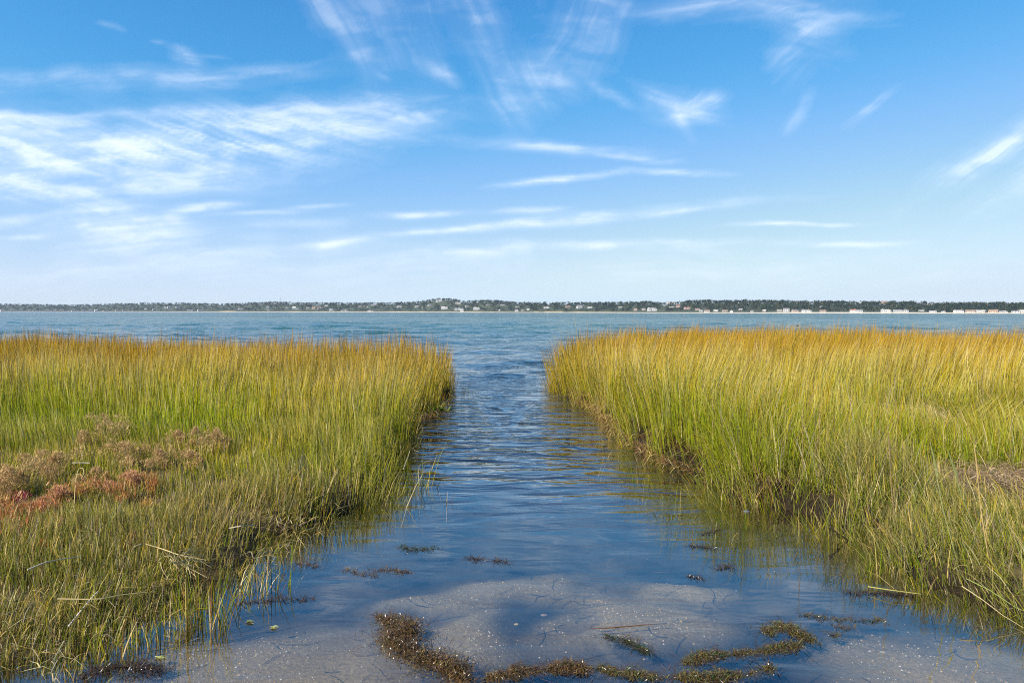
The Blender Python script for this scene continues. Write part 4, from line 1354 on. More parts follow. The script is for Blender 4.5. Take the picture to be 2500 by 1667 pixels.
# eelgrass threads drifting on the bed
n = 900
x, y = r.uniform(-2.6, 3.3, n), r.uniform(2.8, 6.2, n)
sl, srr = marsh_sd(x, y)
k = (np.maximum(sl, srr) < 0.02) & (r.random(n) < 0.25 + 0.75 * (1 - sandiness(x, y)))
x, y = x[k], y[k]
n = len(x)
V, F = [], []
for i in range(n):
    L_ = r.uniform(0.06, 0.26)
    a = r.normal(0.5, 0.8)
    bend = r.normal(0, 1.8)
    px_, py_ = x[i], y[i]
    i0 = len(V)
    m_ = 6
    w_ = r.uniform(0.0010, 0.0022)
    for q in range(m_ + 1):
        aa = a + bend * 0.7 * (q / m_ - 0.5) + 0.12 * math.sin(q * 2 + i)
        nx_, ny_ = -math.sin(aa), math.cos(aa)
        V += [(px_ + nx_ * w_, py_ + ny_ * w_), (px_ - nx_ * w_, py_ - ny_ * w_)]
        px_ += math.cos(aa) * L_ / m_
        py_ += math.sin(aa) * L_ / m_
    F += [(i0 + 2 * q, i0 + 2 * q + 1, i0 + 2 * q + 3, i0 + 2 * q + 2) for q in range(m_)]
V = np.array(V)
z = ground_z(V[:, 0], V[:, 1])[0] + 0.006
EEL = plain_mat('dead_eelgrass', (0.035, 0.03, 0.022), 0.5)
eel = mesh_obj('eelgrass_litter', np.column_stack([V, z]), [np.array(F, np.int32)], EEL)
tag(eel, kind='stuff')

# --- small brown bird sitting over the far tips of the right marsh
bd = ray(1945, 793) * 28.0
bx, by, bz = bd[0], bd[1], CAM_H + bd[2]
prof = [(-0.105, 0.000, 0.006), (-0.075, 0.001, 0.007), (-0.055, 0.006, 0.012), (-0.04, 0.012, 0.026), (-0.015, 0.008, 0.030), (0.005, -0.004, 0.030), (0.03, -0.02, 0.043), (0.07, -0.03, 0.050), (0.11, -0.025, 0.036), (0.15, -0.01, 0.016), (0.18, -0.004, 0.006)]
V, F = tube([(p0, 0, p1) for p0, p1, p2 in prof], [p2 for p0, p1, p2 in prof], 8)
V = np.array(V) * 0.62
tc = np.where((V[:, 0] < -0.035)[:, None], np.array([[0.10, 0.08, 0.07]]), np.array([[0.085, 0.05, 0.032]]))
bird = empty('bird', (bx, by, bz), 'small dark brown bird above the grass tips at the far edge of the right marsh', 'bird')
mesh_obj('body', V, F, STEM_MAT, bird, smooth_shade=True, tint=tc)
for s in (-1, 1):
    v, f = tube([(0.03, 0.012 * s, -0.03), (0.03, 0.014 * s, -0.10)], [0.003, 0.003], 4)
    mesh_obj('leg', np.array(v), f, STEM_MAT, bird, tint=np.tile([0.2, 0.15, 0.06], (len(v), 1)))

# ------------------------------------------------------------------ the far shore: beach, wooded hill, houses
SHORE_PX = np.array([-900, 0, 500, 900, 1250, 1600, 2000, 2300, 2500, 3400.0])
SHORE_D = np.array([3700, 3000, 2650, 2250, 1900, 1600, 1380, 1270, 1220, 1150.0])
TOP_PX = np.array([-900, 0, 100, 200, 270, 350, 450, 545, 600, 650, 700, 800, 900, 960, 1000, 1050, 1085, 1110, 1130, 1155, 1190, 1210, 1240, 1300, 1400, 1500, 1560, 1575,
                   1600, 1640, 1675, 1720, 1800, 1870, 1950, 2000, 2050, 2100, 2130, 2200, 2222, 2300, 2400, 2430, 2500, 3400.0])
TOP_PY = np.array([744, 743.5, 745, 745.5, 743, 741, 741, 743, 740.5, 738.5, 739, 740, 740.5, 739, 739, 732.5, 729.5, 731, 736.5, 735.5, 733, 733, 737.5, 740, 739.5, 738.5, 736.5, 735.5,
                   740, 738.5, 735.5, 734, 734.5, 733.5, 734, 735.5, 735, 737, 736.5, 737.5, 735.5, 739.5, 739, 738, 741, 741.0])


def shore_d(px):
    return np.interp(px, SHORE_PX, SHORE_D)


def far_point(px, inland=0.0):
    d = shore_d(px) + inland
    return (px - 1250) / 1666.7 * d, d


def tree_line(px):
    """Height above the water of the top of the woods."""
    roll = (px - 1250) * 0.0015
    return CAM_H + (764.3 + roll - np.interp(px, TOP_PX, TOP_PY)) * (shore_d(px) + 190) / 1666.7


def hill_z(px, inland):
    top = np.maximum(tree_line(px) - 8.5, 2.0)
    rise = smooth(8, 215, inland) * 0.93 + 0.07 * smooth(0, 30, inland)
    z = 1.2 * smooth(-4, 10, inland) + (top - 1.2) * rise
    z = np.where(inland > 230, top + (inland - 230) * 0.004, z)
    return z + (fbm(px / 40, inland / 60, 61, 3) - 0.5) * 3.0 * smooth(10, 60, inland)


BLUFFS = [(555, 18, 24, 3), (975, 30, 14, 2), (1030, 8, 16, 2), (1150, 26, 12, 1), (1200, 6, 8, 1), (1345, 18, 30, 3), (1365, 10, 40, 3), (1420, 30, 22, 2), (1475, 26, 14, 2), (1520, 26, 10, 1),
          (720, 14, 14, 1), (790, 8, 10, 1), (1000, 10, 10, 2), (1310, 6, 24, 1)]


def bluff(px, inland):
    b = np.zeros_like(px)
    for cx, w_, reach, k in BLUFFS:
        b = np.maximum(b, np.exp(-((px - cx) / w_) ** 4 - (np.maximum(inland - 4, 0) / reach) ** 4))
    return b


hp = np.linspace(-900, 3400, 820)
hi_ = np.concatenate([np.array([-40, -12, -4, 0, 3, 6, 9, 12, 16, 21, 28]), np.linspace(36, 260, 22), np.array([320, 420, 600, 900])])
HP, HI = np.meshgrid(hp, hi_)
hx, hy = far_point(HP.ravel(), HI.ravel())
hz = np.where(HI.ravel() < 0, HI.ravel() * 0.05, hill_z(HP.ravel(), HI.ravel()))
ih = np.arange(HP.size).reshape(HP.shape)
hq = np.stack([ih[:-1, :-1], ih[:-1, 1:], ih[1:, 1:], ih[1:, :-1]], -1).reshape(-1, 4)
m, nt, out = new_mat('far_hill')
ab = N(nt, 'ShaderNodeAttribute', attribute_name='bare')
ai = N(nt, 'ShaderNodeAttribute', attribute_name='inland')
geo = N(nt, 'ShaderNodeNewGeometry')
nz = noise_tex(nt, geo.outputs['Position'], 0.03, 5)
under = mix_col(nt, nz.outputs[0], (0.018, 0.028, 0.012), (0.045, 0.054, 0.020))
tanb = mix_col(nt, ramp(nt, nz.outputs[0], [(0.38, 0.0), (0.62, 1.0)]), (0.38, 0.26, 0.13), (0.20, 0.19, 0.07))
c1_ = mix_col(nt, ab.outputs['Fac'], under, tanb)
beach_f = ramp(nt, ai.outputs['Fac'], [(0.0, 1.0), (0.08, 1.0), (0.13, 0.0)])
c2_ = mix_col(nt, beach_f, c1_, (0.46, 0.39, 0.29))
p = N(nt, 'ShaderNodeBsdfPrincipled')
p.inputs['Roughness'].default_value = 0.9
nt.links.new(c2_, p.inputs['Base Color'])
nt.links.new(p.outputs[0], out.inputs['Surface'])
beach_w = np.interp(HP.ravel(), [-900, 300, 500, 900, 1500, 1850, 1950, 2200, 2500, 3400], [3, 4, 6, 7, 7, 9, 17, 18, 10, 10])
hill = mesh_obj('hill', np.stack([hx, hy, hz], 1), [hq], m, smooth_shade=True,
                attrs={'bare': bluff(HP.ravel(), HI.ravel()), 'inland': np.clip(HI.ravel() / (beach_w * 10), 0, 1)})
tag(hill, kind='structure')

# --- trees: crowns of many leaf clumps on a forked trunk
CROWN_MAT = tint_leaf_mat('tree_leaves', 0.2, 0.6, 0.1)
BARK = plain_mat('tree_bark', (0.11, 0.085, 0.06), 0.9)


def crown_mesh(r, nclump, spire=0.0, tone=0):
    """Unit crown: radius about 1, from z 0.25 to 2. Leaf clumps spread through a few lobes."""
    lobes = [(r.normal(0, 0.38), r.normal(0, 0.38), r.uniform(0.75, 1.45), r.uniform(0.42, 0.72)) for _ in range(6)]
    lobes.append((0, 0, 1.25, 0.75))
    P, T, Cc = [], [], []
    for k in range(nclump):
        lx, ly, lz, lr = lobes[k % len(lobes)]
        v = r.normal(0, 1, 3)
        v /= np.linalg.norm(v)
        rad = lr * r.uniform(0.72, 1.06)
        c = np.array([lx, ly, lz]) + v * rad * np.array([1, 1, 0.82])
        if spire:
            c[:2] *= np.interp(c[2], [0.2, 2.1], [1.0, 0.25])
            c[2] *= 1.25
        n_ = v + r.normal(0, 0.45, 3)
        n_ /= np.linalg.norm(n_)
        t1 = np.cross(n_, [0.3, 0.2, 1.0])
        t1 /= np.linalg.norm(t1) + 1e-6
        t2 = np.cross(n_, t1)
        s = r.uniform(0.14, 0.27)
        b = 3 * 0
        i0 = len(P)
        for a in range(4):
            an = a * 1.571 + r.uniform(-0.3, 0.3)
            P.append(c + s * r.uniform(0.7, 1.2) * (math.cos(an) * t1 + math.sin(an) * t2))
        P.append(c + n_ * s * 0.4)
        for a in range(4):
            T.append((i0 + a, i0 + (a + 1) % 4, i0 + 4))
        base = np.array([[0.034, 0.058, 0.022], [0.050, 0.074, 0.024], [0.026, 0.048, 0.026], [0.075, 0.085, 0.028]][tone]) * r.uniform(0.42, 0.98)
        Cc += [base] * 5
    return np.array(P), np.array(T), np.array(Cc)


def trunk_mesh(r):
    V, F = [], []
    def limb(a, b, r0, r1):
        a, b = np.array(a, float), np.array(b, float)
        d = (b - a) / np.linalg.norm(b - a)
        u = np.cross(d, [0.2, 1, 0.1]); u /= np.linalg.norm(u)
        w_ = np.cross(d, u)
        i0 = len(V)
        for (pt, rr) in ((a, r0), (b, r1)):
            for k in range(5):
                an = k * 1.2566
                V.append(pt + rr * (math.cos(an) * u + math.sin(an) * w_))
        for k in range(5):
            F.append((i0 + k, i0 + (k + 1) % 5, i0 + 5 + (k + 1) % 5, i0 + 5 + k))
    limb((0, 0, -0.1), (0.02, 0, 0.7), 0.07, 0.05)
    for k in range(3):
        an = k * 2.1 + r.uniform(0, 1)
        limb((0.02, 0, 0.65), (0.45 * math.cos(an), 0.45 * math.sin(an), 1.2), 0.045, 0.02)
    return np.array(V), F


tr = np.random.default_rng(21)
CROWNS = []
for k in range(6):
    P_, T_, C_ = crown_mesh(tr, 84, 0.0 if k != 5 else 1.0, [0, 1, 2, 3, 0, 2][k])
    CROWNS.append((P_, T_.astype(np.int32), C_))

# the woods as one mass
HOUSE_SPOTS = []      # filled below before the trees are set
WALLS = {'white': (0.47, 0.46, 0.44), 'cream': (0.38, 0.33, 0.26), 'grey': (0.42, 0.41, 0.39), 'tan': (0.40, 0.28, 0.17), 'pink': (0.40, 0.29, 0.24), 'weathered': (0.36, 0.31, 0.26)}
ROOFS = {'grey': (0.22, 0.21, 0.21), 'dark': (0.10, 0.10, 0.11), 'brown': (0.23, 0.15, 0.11), 'pale': (0.42, 0.40, 0.38), 'red': (0.30, 0.13, 0.09)}
WALL_M = {k: plain_mat('clapboard_' + k, v, 0.8, var=0.1, scale=0.6) for k, v in WALLS.items()}
ROOF_M = {k: plain_mat('shingle_' + k, v, 0.85, var=0.25, scale=0.7) for k, v in ROOFS.items()}
PANE_M = plain_mat('window_pane', (0.035, 0.05, 0.07), 0.12, 0.6, var=0.1)
TRIM_M = plain_mat('white_trim', (0.75, 0.75, 0.73), 0.6, var=0.05)
BRICK_M = plain_mat('chimney_brick', (0.26, 0.13, 0.09), 0.9)


class Shape:
    def __init__(self):
        self.v, self.f = [], []

    def box(self, x0, x1, y0, y1, z0, z1):
        i = len(self.v)
        self.v += [(x, y, z) for z in (z0, z1) for x, y in ((x0, y0), (x1, y0), (x1, y1), (x0, y1))]
        self.f += [(i, i + 3, i + 2, i + 1), (i + 4, i + 5, i + 6, i + 7)] + [(i + k, i + (k + 1) % 4, i + 4 + (k + 1) % 4, i + 4 + k) for k in range(4)]
        return self

    def gable(self, x0, x1, y0, y1, z0, z1, along='x', over=0.35):
        """Pitched roof with eaves and closed gable ends."""
        x0 -= over; x1 += over; y0 -= over; y1 += over
        i = len(self.v)
        t = 0.18
        if along == 'x':
            ym = (y0 + y1) / 2
            a = [(x0, y0, z0), (x1, y0, z0), (x1, y1, z0), (x0, y1, z0), (x0, ym, z1), (x1, ym, z1)]
            fs = [(0, 1, 5, 4), (2, 3, 4, 5), (1, 2, 5), (3, 0, 4), (0, 3, 2, 1)]
        else:
            xm = (x0 + x1) / 2
            a = [(x0, y0, z0), (x1, y0, z0), (x1, y1, z0), (x0, y1, z0), (xm, y0, z1), (xm, y1, z1)]
            fs = [(1, 2, 5, 4), (3, 0, 4, 5), (0, 1, 4), (2, 3, 5), (0, 3, 2, 1)]
        self.v += a
        self.f += [tuple(i + k for k in q) for q in fs]
        return self

    def build(self, name, mat, parent):
        return mesh_obj(name, np.array(self.v), self.f, mat, parent)


def house(px, py_base, w_px, h_px, wall, roof, label, style=0, group=None, cat='house'):
    """A house that stands on the far slope: position and size as they read in the photograph, in metres at its own distance."""
    roll = (px - 1250) * 0.0015
    horizon = 761.3 + roll
    d0 = float(shore_d(px))
    # find how far inland the slope reaches that height
    best, inland = 1e9, 12.0
    for t in np.linspace(10, 230, 90):
        z = float(hill_z(np.array([float(px)]), np.array([t]))[0])
        e = abs((horizon - py_base) - (z - CAM_H) / (d0 + t) * 1666.7)
        if e < best:
            best, inland = e, t
    x, y = far_point(float(px), inland)
    zg = float(hill_z(np.array([float(px)]), np.array([inland]))[0])
    z = CAM_H + (horizon - py_base) * y / 1666.7
    z = max(min(z, zg + 4), zg - 0.3)
    s = y / 1666.7
    w, h = max(w_px * s * 0.92, 4.0), max(h_px * s * 0.9, 3.0)
    root = empty('house', (x, y, z), label, cat, group)
    rv = random.Random(int(px * 7 + py_base * 13))
    root.rotation_euler = (0, 0, math.atan2(-x, y) * 1.0 + rv.uniform(-0.35, 0.35))
    d = min(w * 0.7, 11.0)
    he = h * (0.60 if style != 2 else 0.66)
    wl_, rf = Shape(), Shape()
    if style == 0:            # long house, ridge along the shore
        wl_.box(-w / 2, w / 2, 0, d, -3, he)
        rf.gable(-w / 2, w / 2, 0, d, he, h, 'x')
    elif style == 1:          # cross gable
        wl_.box(-w / 2, w * 0.12, 0.8, d, -3, he * 0.92).box(w * 0.12 + 0.003, w / 2, -0.8, d, -3, he)
        rf.gable(-w / 2, w * 0.05, 0.8, d, he * 0.92, h * 0.88, 'x').gable(w * 0.10, w / 2, -0.8, d + 0.1, he + 0.004, h, 'y')
    elif style == 2:          # big house of two gabled wings and a link
        wl_.box(-w / 2, -w * 0.18, -0.7, d, -3, he).box(-w * 0.18 + 0.003, w * 0.2, 0.5, d * 0.9, -3, he * 0.9).box(w * 0.2 + 0.006, w / 2, -0.4, d, -3, he * 0.84)
        rf.gable(-w / 2, -w * 0.18, -0.7, d, he, h, 'y').gable(-w * 0.16, w * 0.22, 0.5, d * 0.9, he * 0.9, h * 0.86, 'x').gable(w * 0.22, w / 2, -0.4, d, he * 0.84, h * 0.80, 'y')
    else:                     # low cottage
        wl_.box(-w / 2, w / 2, 0, d, -3, he)
        rf.gable(-w / 2, w / 2, 0, d, he, h, 'y' if w < 9 else 'x')
    wl_.build('wall', WALL_M[wall], root)
    ro = rf.build('roof', ROOF_M[roof], root)
    if w_px > 9:
        ch = Shape().box(w * 0.22, w * 0.22 + 0.9, d * 0.5, d * 0.5 + 0.9, he, h + 0.9)
        ch.build('chimney', BRICK_M, ro)
    # windows on the seaward face
    front = {0: -0.0, 1: 0.8, 2: 0.5, 3: 0.0}[style]
    ncol = max(2, int(w / 3.2))
    nrow = 2 if he > 4.6 else 1
    for r_ in range(nrow):
        for c_ in range(ncol):
            wx = -w / 2 + (c_ + 0.5) * w / ncol
            wz = (r_ + 0.42) * he / nrow * 0.92
            yf = front
            if style == 1 and wx > w * 0.12:
                yf = -0.8
            if style == 2:
                yf = -0.7 if wx < -w * 0.18 else (-0.4 if wx > w * 0.2 else 0.5)
            a = 0.55 + 0.25 * (he / nrow > 3)
            fr_ = Shape().box(wx - a - 0.12, wx + a + 0.12, yf - 0.06, yf - 0.004, wz - 0.12, wz + 1.42).build('window', TRIM_M, root)
            Shape().box(wx - a, wx + a, yf - 0.10, yf - 0.063, wz, wz + 1.3).build('pane', PANE_M, fr_)
    if style == 2 or (w_px > 14 and style == 0):
        Shape().box(-w * 0.17, w * 0.19, -2.4, front - 0.35, 0.5, 0.75).build('deck', TRIM_M, root)
    HOUSE_SPOTS.append((float(px), inland, w_px / 2 + 2.5, h_px))
    return root


G1 = 'small pale houses along the distant left shore'
ORD = ('first', 'second', 'third', 'fourth', 'fifth', 'sixth', 'seventh', 'eighth', 'ninth', 'tenth', 'eleventh', 'twelfth', 'thirteenth', 'fourteenth', 'fifteenth', 'sixteenth', 'seventeenth',
       'eighteenth', 'nineteenth', 'twentieth', 'twenty first', 'twenty second')
for nth, (px, pb, wp, hp_) in enumerate(((8, 759, 9, 4), (31, 759, 6, 3), (52, 759.5, 6, 3), (73, 759, 6, 4), (84, 759.4, 4, 3), (92, 759.6, 5, 3), (100, 759.8, 5, 3), (117, 759.6, 7, 3.5), (128, 759.8, 4, 3),
                          (135, 759.0, 6, 4), (149, 759.4, 7, 4), (158, 759.6, 4, 3), (169, 759.6, 5, 3.5), (180, 759.8, 7, 3), (192, 759.2, 5, 4), (204, 759.4, 6, 3.5), (222, 759.6, 8, 3.5),
                          (257, 759.8, 8, 3), (304, 758.4, 6, 3.5), (318, 758, 4, 3), (327, 759, 5, 3), (462, 758.6, 8, 3.5))):
    house(px, pb, wp, hp_, ['white', 'cream', 'grey', 'pink'][int(px) % 4], ['grey', 'dark', 'brown'][int(px) % 3], ORD[nth] + ' small pale house from the left edge in the row along the distant shore', 3, G1)
H = [
    (237, 759.4, 8, 5, 'white', 'pale', 'white house standing tallest in the string of small houses on distant left shore', 1),
    (287, 758.6, 7, 4.5, 'cream', 'grey', 'cream house above the left end of the thin tan beach strip', 0),
    (358, 757.8, 9, 5, 'cream', 'pale', 'cream house just above the tan beach strip on the left shore', 1),
    (377, 757, 7, 3.5, 'grey', 'grey', 'grey cottage half in trees behind the tan beach strip on left', 0),
    (404, 752.6, 6, 3.5, 'white', 'pale', 'small white house high in the woods, left of a close pair', 3),
    (415, 751.6, 9, 5, 'white', 'grey', 'bright white house high in the woods, middle of a group of three on left', 1),
    (435, 751.8, 8, 5, 'white', 'grey', 'white house high in the woods, right of a group of three on left', 0),
    (472, 759, 5, 4, 'white', 'pale', 'white cottage at the waterside left of a low pale house', 3),
    (490, 758.6, 12, 4, 'white', 'grey', 'low wide white house at the water where the left woods rise', 0),
    (588, 755.6, 10, 3.5, 'grey', 'pale', 'flat pale house just right of the left orange sand bluff', 0),
    (655, 753, 6, 6, 'white', 'grey', 'narrow white house above another house, under the mast on the ridge', 0),
    (657, 758.5, 8, 4, 'white', 'grey', 'white waterside house directly below a narrow white house', 1),
    (701, 752, 5, 5, 'cream', 'grey', 'slim cream house among trees left of a flat white block', 3),
    (718, 753.4, 9, 6, 'white', 'pale', 'square white block house on the mid slope', 0),
    (726, 755, 9, 4.5, 'white', 'grey', 'white gabled house right beside the square white block house', 1),
    (752, 753.6, 10, 5, 'cream', 'grey', 'cream house at left end of a terrace of houses on the slope', 1),
    (766, 753.6, 9, 5.5, 'tan', 'brown', 'tan house in the middle of the terrace of houses on the slope', 0),
    (782, 753.2, 14, 5.5, 'pink', 'brown', 'pinkish house at right end of the terrace on the slope', 2),
    (779, 746.2, 10, 5, 'white', 'dark', 'white house with dark roof near the ridge above the terrace of houses', 1),
    (797, 747.4, 8, 3, 'white', 'pale', 'small pale roofed house on the slope right of a ridge house', 0),
    (808, 758.4, 9, 6, 'white', 'grey', 'plain white gabled house near the water in left middle', 0),
    (817, 758.8, 6, 3, 'white', 'pale', 'low white annexe beside the plain gabled house near water', 3),
    (842, 759.4, 20, 5, 'white', 'grey', 'long white rambling house near the water in left middle', 2),
    (880, 750.5, 8, 4, 'weathered', 'grey', 'weathered grey house tucked in woods right of centre left', 0),
    (898, 750, 3.5, 3, 'white', 'pale', 'tiny white gable peeking from trees', 3),
    (912, 745.6, 14, 4, 'grey', 'grey', 'grey roofed long house on the ridge left of the sand bluffs', 0),
    (905, 761, 16, 4, 'weathered', 'pale', 'weathered boat house at the water left of a grassy bluff', 1),
    (976, 750.6, 13, 7, 'white', 'grey', 'white gabled house above the grassy sand bluff left of the hill', 1),
    (1018, 750.8, 9, 6, 'grey', 'grey', 'grey white house below left of the hill top house', 0),
    (1031, 752.6, 4, 3, 'white', 'pale', 'tiny white hut just right of the grey white house', 3),
    (1051, 746.4, 11, 5, 'white', 'grey', 'white house half way up the hill below the hill top house', 1),
    (1072, 737, 17, 6.5, 'white', 'pale', 'wide white house on the very top of the round hill', 2),
    (1085, 754.4, 18, 8, 'grey', 'pale', 'large grey shingled house on the slope below the hill top', 1),
    (1118, 742, 15, 5, 'weathered', 'grey', 'weathered long house on the ridge right of the hill top', 0),
    (1121, 757.6, 24, 9, 'white', 'grey', 'big white many gabled mansion over the green lawn', 2),
    (1128, 760.8, 10, 5, 'white', 'pale', 'small white beach house right below the big white mansion', 1),
    (1141, 748.8, 9, 4, 'white', 'grey', 'white house in the trees up the slope right of the mansion', 0),
    (1164, 756.8, 16, 9, 'white', 'pale', 'white gabled house at the right end of the green lawn', 1),
    (1191, 745.4, 9, 3.5, 'cream', 'grey', 'cream house among the trees below the second hill', 0),
    (1228, 745.6, 10, 2.5, 'white', 'pale', 'long thin white roof among trees right of the second hill', 0),
    (1219, 758.6, 5, 4.5, 'white', 'white' if False else 'pale', 'small white gable alone at the dark foot of the second hill', 3),
    (1261, 760, 10, 6, 'white', 'grey', 'white cottage by the beach below centre woods', 1),
    (1264, 750.4, 9, 3, 'grey', 'pale', 'low grey roof above the white cottage at centre', 0),
    (1276, 758.8, 8, 4, 'cream', 'pale', 'pale cottage right beside the white beach cottage at centre', 3),
    (1289, 756.8, 7, 3.5, 'white', 'pale', 'white slant roofed house on the slope left of a long tan bank', 0),
    (1334, 752.4, 15, 6, 'white', 'grey', 'white house with wide front above the long orange bank', 2),
    (1388, 750.6, 13, 6, 'pink', 'brown', 'pinkish house above the orange bank right of centre', 1),
    (1416, 751.8, 14, 8, 'white', 'grey', 'tall white grey gabled house over the green and orange bluff', 0),
    (1440, 752.6, 13, 5, 'white', 'pale', 'white flat house at the right end above the bluff', 1),
    (1514, 751, 11, 4, 'white', 'grey', 'small white house in woods left of right hand bay', 1),
    (1551, 758, 9, 6, 'weathered', 'brown', 'weathered brown house beside dark trees', 0),
    (1571, 757, 10, 6, 'weathered', 'grey', 'weathered grey house between a brown house and a white mansion', 1),
    (1593, 759.2, 24, 10, 'white', 'pale', 'bright white mansion with stepped gables on grassy bank', 2),
    (1622, 747.8, 8, 3, 'cream', 'grey', 'small cream roof in the trees left of two pink houses', 0),
    (1637, 739.6, 22, 4, 'white', 'pale', 'white house breaking the tree line on the ridge', 2),
    (1640, 751, 11, 3.5, 'cream', 'pale', 'low cream house in the woods under the ridge house', 0),
    (1655, 750, 10, 6, 'pink', 'red', 'pink house with red roof in the woods', 0),
    (1678, 754.4, 17, 6.5, 'pink', 'red', 'salmon long house with reddish roof on the slope', 2),
    (1703, 757, 13, 6, 'cream', 'brown', 'cream house with brown roof left of a white gable', 1),
    (1711, 760.6, 9, 6, 'white', 'grey', 'white gable house right below a cream brown roofed house', 3),
    (1726, 762.6, 14, 7, 'grey', 'brown', 'broad grey cottage standing at the water edge', 0),
    (1747, 760.4, 12, 5.5, 'white', 'pale', 'white single storey house just right of the grey waterside cottage', 1),
    (1769, 761, 14, 5.5, 'weathered', 'brown', 'brown shingled house with white trim by beach', 0),
    (1785, 762.2, 8, 6, 'white', 'pale', 'narrow white beach house right of the brown shingled house', 3),
    (1807, 758, 9, 5, 'cream', 'pale', 'cream house set back in low scrub', 0),
    (1835, 761.4, 8, 5, 'grey', 'pale', 'grey hut among bushes right of the set back cream house', 3),
    (1865, 760.8, 8, 6, 'cream', 'pale', 'cream gabled house by a dark rounded tree', 0),
    (1903, 761, 13, 6, 'weathered', 'pale', 'weathered house behind the start of the white beach', 1),
    (1919, 761.2, 15, 10, 'white', 'grey', 'tall white two storey house with balcony behind the white beach', 0),
    (1942, 761.6, 17, 7, 'pink', 'grey', 'pinkish brown house with two gables behind the white beach', 2),
    (1969, 761.8, 23, 8.5, 'white', 'grey', 'large white house with several gables behind the white beach', 2),
    (2003, 750.4, 7, 4, 'grey', 'grey', 'grey house in woods above the brown beach houses', 0),
    (2009, 761.4, 15, 6.5, 'weathered', 'brown', 'brown beach house right of the large white gabled house', 1),
    (2081, 761.8, 16, 9, 'white', 'red', 'white house with reddish roof, left half of a close pair on the beach', 1),
    (2097, 762, 17, 7, 'white', 'grey', 'white house with grey roof, right half of a close pair on the beach', 0),
    (2101, 739.4, 4, 2.5, 'white', 'pale', 'tiny white roof on the ridge above the close pair', 3),
    (2158, 738, 16, 5.5, 'pink', 'red', 'pale pink hotel like house standing above the ridge trees', 2),
    (2163, 762, 23, 9, 'white', 'pale', 'bright white house with steep gables on the right beach', 2),
    (2190, 746.6, 6, 4, 'white', 'pale', 'small white pair of gables in the woods on right', 3),
    (2198, 761.6, 37, 7.5, 'grey', 'grey', 'long grey house with white gable at its left on the right beach', 1),
    (2241, 743.4, 18, 4, 'weathered', 'brown', 'long brown roof near the ridge on the right', 0),
    (2248, 759.4, 13, 4, 'white', 'grey', 'small white cottage half hidden behind low trees on right', 1),
    (2263, 743.4, 6, 3, 'cream', 'pale', 'small pale roof near the ridge right of the long brown roof', 3),
    (2276, 744.4, 8, 3.5, 'cream', 'grey', 'cream house high in woods at the far right', 0),
    (2277, 762.6, 16, 4.5, 'white', 'pale', 'low white beach cottage left of a big porch house', 0),
    (2302, 762.4, 10, 5, 'grey', 'grey', 'grey beach cottage next to the low white one', 3),
    (2339, 763, 24, 9, 'white', 'grey', 'big white porch house on the right beach', 2),
    (2368, 763.2, 22, 8, 'cream', 'brown', 'cream flat topped house, first of three boxy houses by right shore', 0),
    (2391, 763.4, 22, 7.5, 'cream', 'pale', 'cream long house, second of three boxy houses by right shore', 0),
    (2423, 764.2, 21, 9.5, 'tan', 'brown', 'orange tan two storey boxy house by right shore', 0),
    (2446, 764.6, 24, 6, 'grey', 'pale', 'low grey house right of the orange tan house', 1),
    (2478, 764.6, 18, 7.5, 'white', 'grey', 'white house second from the right picture edge', 1),
    (2496, 764.6, 16, 8.5, 'cream', 'pale', 'cream house cut by the right picture edge', 0),
]
for px, pb, wp, hp_, wall, roof, label, style in H:
    house(px, pb, wp, hp_, wall, roof, label, style)


# --- trees
def tree_ok(px, inland):
    b = bluff(np.array([px]), np.array([inland]))[0]
    if b > 0.3:
        return False
    for hx_, hi__, hw, hh in HOUSE_SPOTS:
        if abs(px - hx_) < hw and -45 < inland - hi__ < 8:
            return False
    return True


V_, T_, C_, n_ = [], [], [], 0
count = 0
for k in range(6400):
    px = tr.uniform(-500, 3000)
    inland = 14 + 236 * tr.random() ** 0.9
    bw = float(np.interp(px, [-900, 300, 500, 900, 1500, 1850, 1950, 2200, 2500, 3400], [3, 4, 6, 7, 7, 9, 17, 18, 10, 10]))
    if inland < bw + 6 or (inland < 34 and tr.random() < 0.35) or not tree_ok(px, inland):
        continue
    P_, F_, Cc = CROWNS[tr.integers(0, 6)]
    x, y = far_point(px, inland)
    z = float(hill_z(np.array([px]), np.array([inland]))[0])
    s = tr.uniform(3.0, 5.6) * (0.5 if inland < 40 else 1.0)
    an = tr.uniform(0, 6.28)
    c_, s_ = math.cos(an), math.sin(an)
    sub = tr.permutation(84)[:(25 if 0 < px < 2500 else 12)]
    vi = (sub[:, None] * 5 + np.arange(5)).ravel()
    Q = P_[vi] * (1.25 if len(sub) == 25 else 1.6)
    Q = np.stack([(Q[:, 0] * c_ - Q[:, 1] * s_) * s + x, (Q[:, 0] * s_ + Q[:, 1] * c_) * s + y, (Q[:, 2] - 0.35) * s * 0.85 + z], 1)
    V_.append(Q)
    q4 = (np.arange(len(sub))[:, None] * 5)
    T_.append(np.concatenate([q4 + np.array([[a, (a + 1) % 4, 4]]) for a in range(4)]) + n_)
    C_.append(Cc[vi] * tr.uniform(0.75, 1.25) * np.array([tr.uniform(0.85, 1.2), 1, 1]))
    n_ += len(Q)
    count += 1
woods = mesh_obj('woods', np.concatenate(V_), [np.concatenate(T_).astype(np.int32)], CROWN_MAT, tint=np.concatenate(C_))
tag(woods, kind='stuff')
print('wood trees', count, 'tris', len(woods.data.polygons))

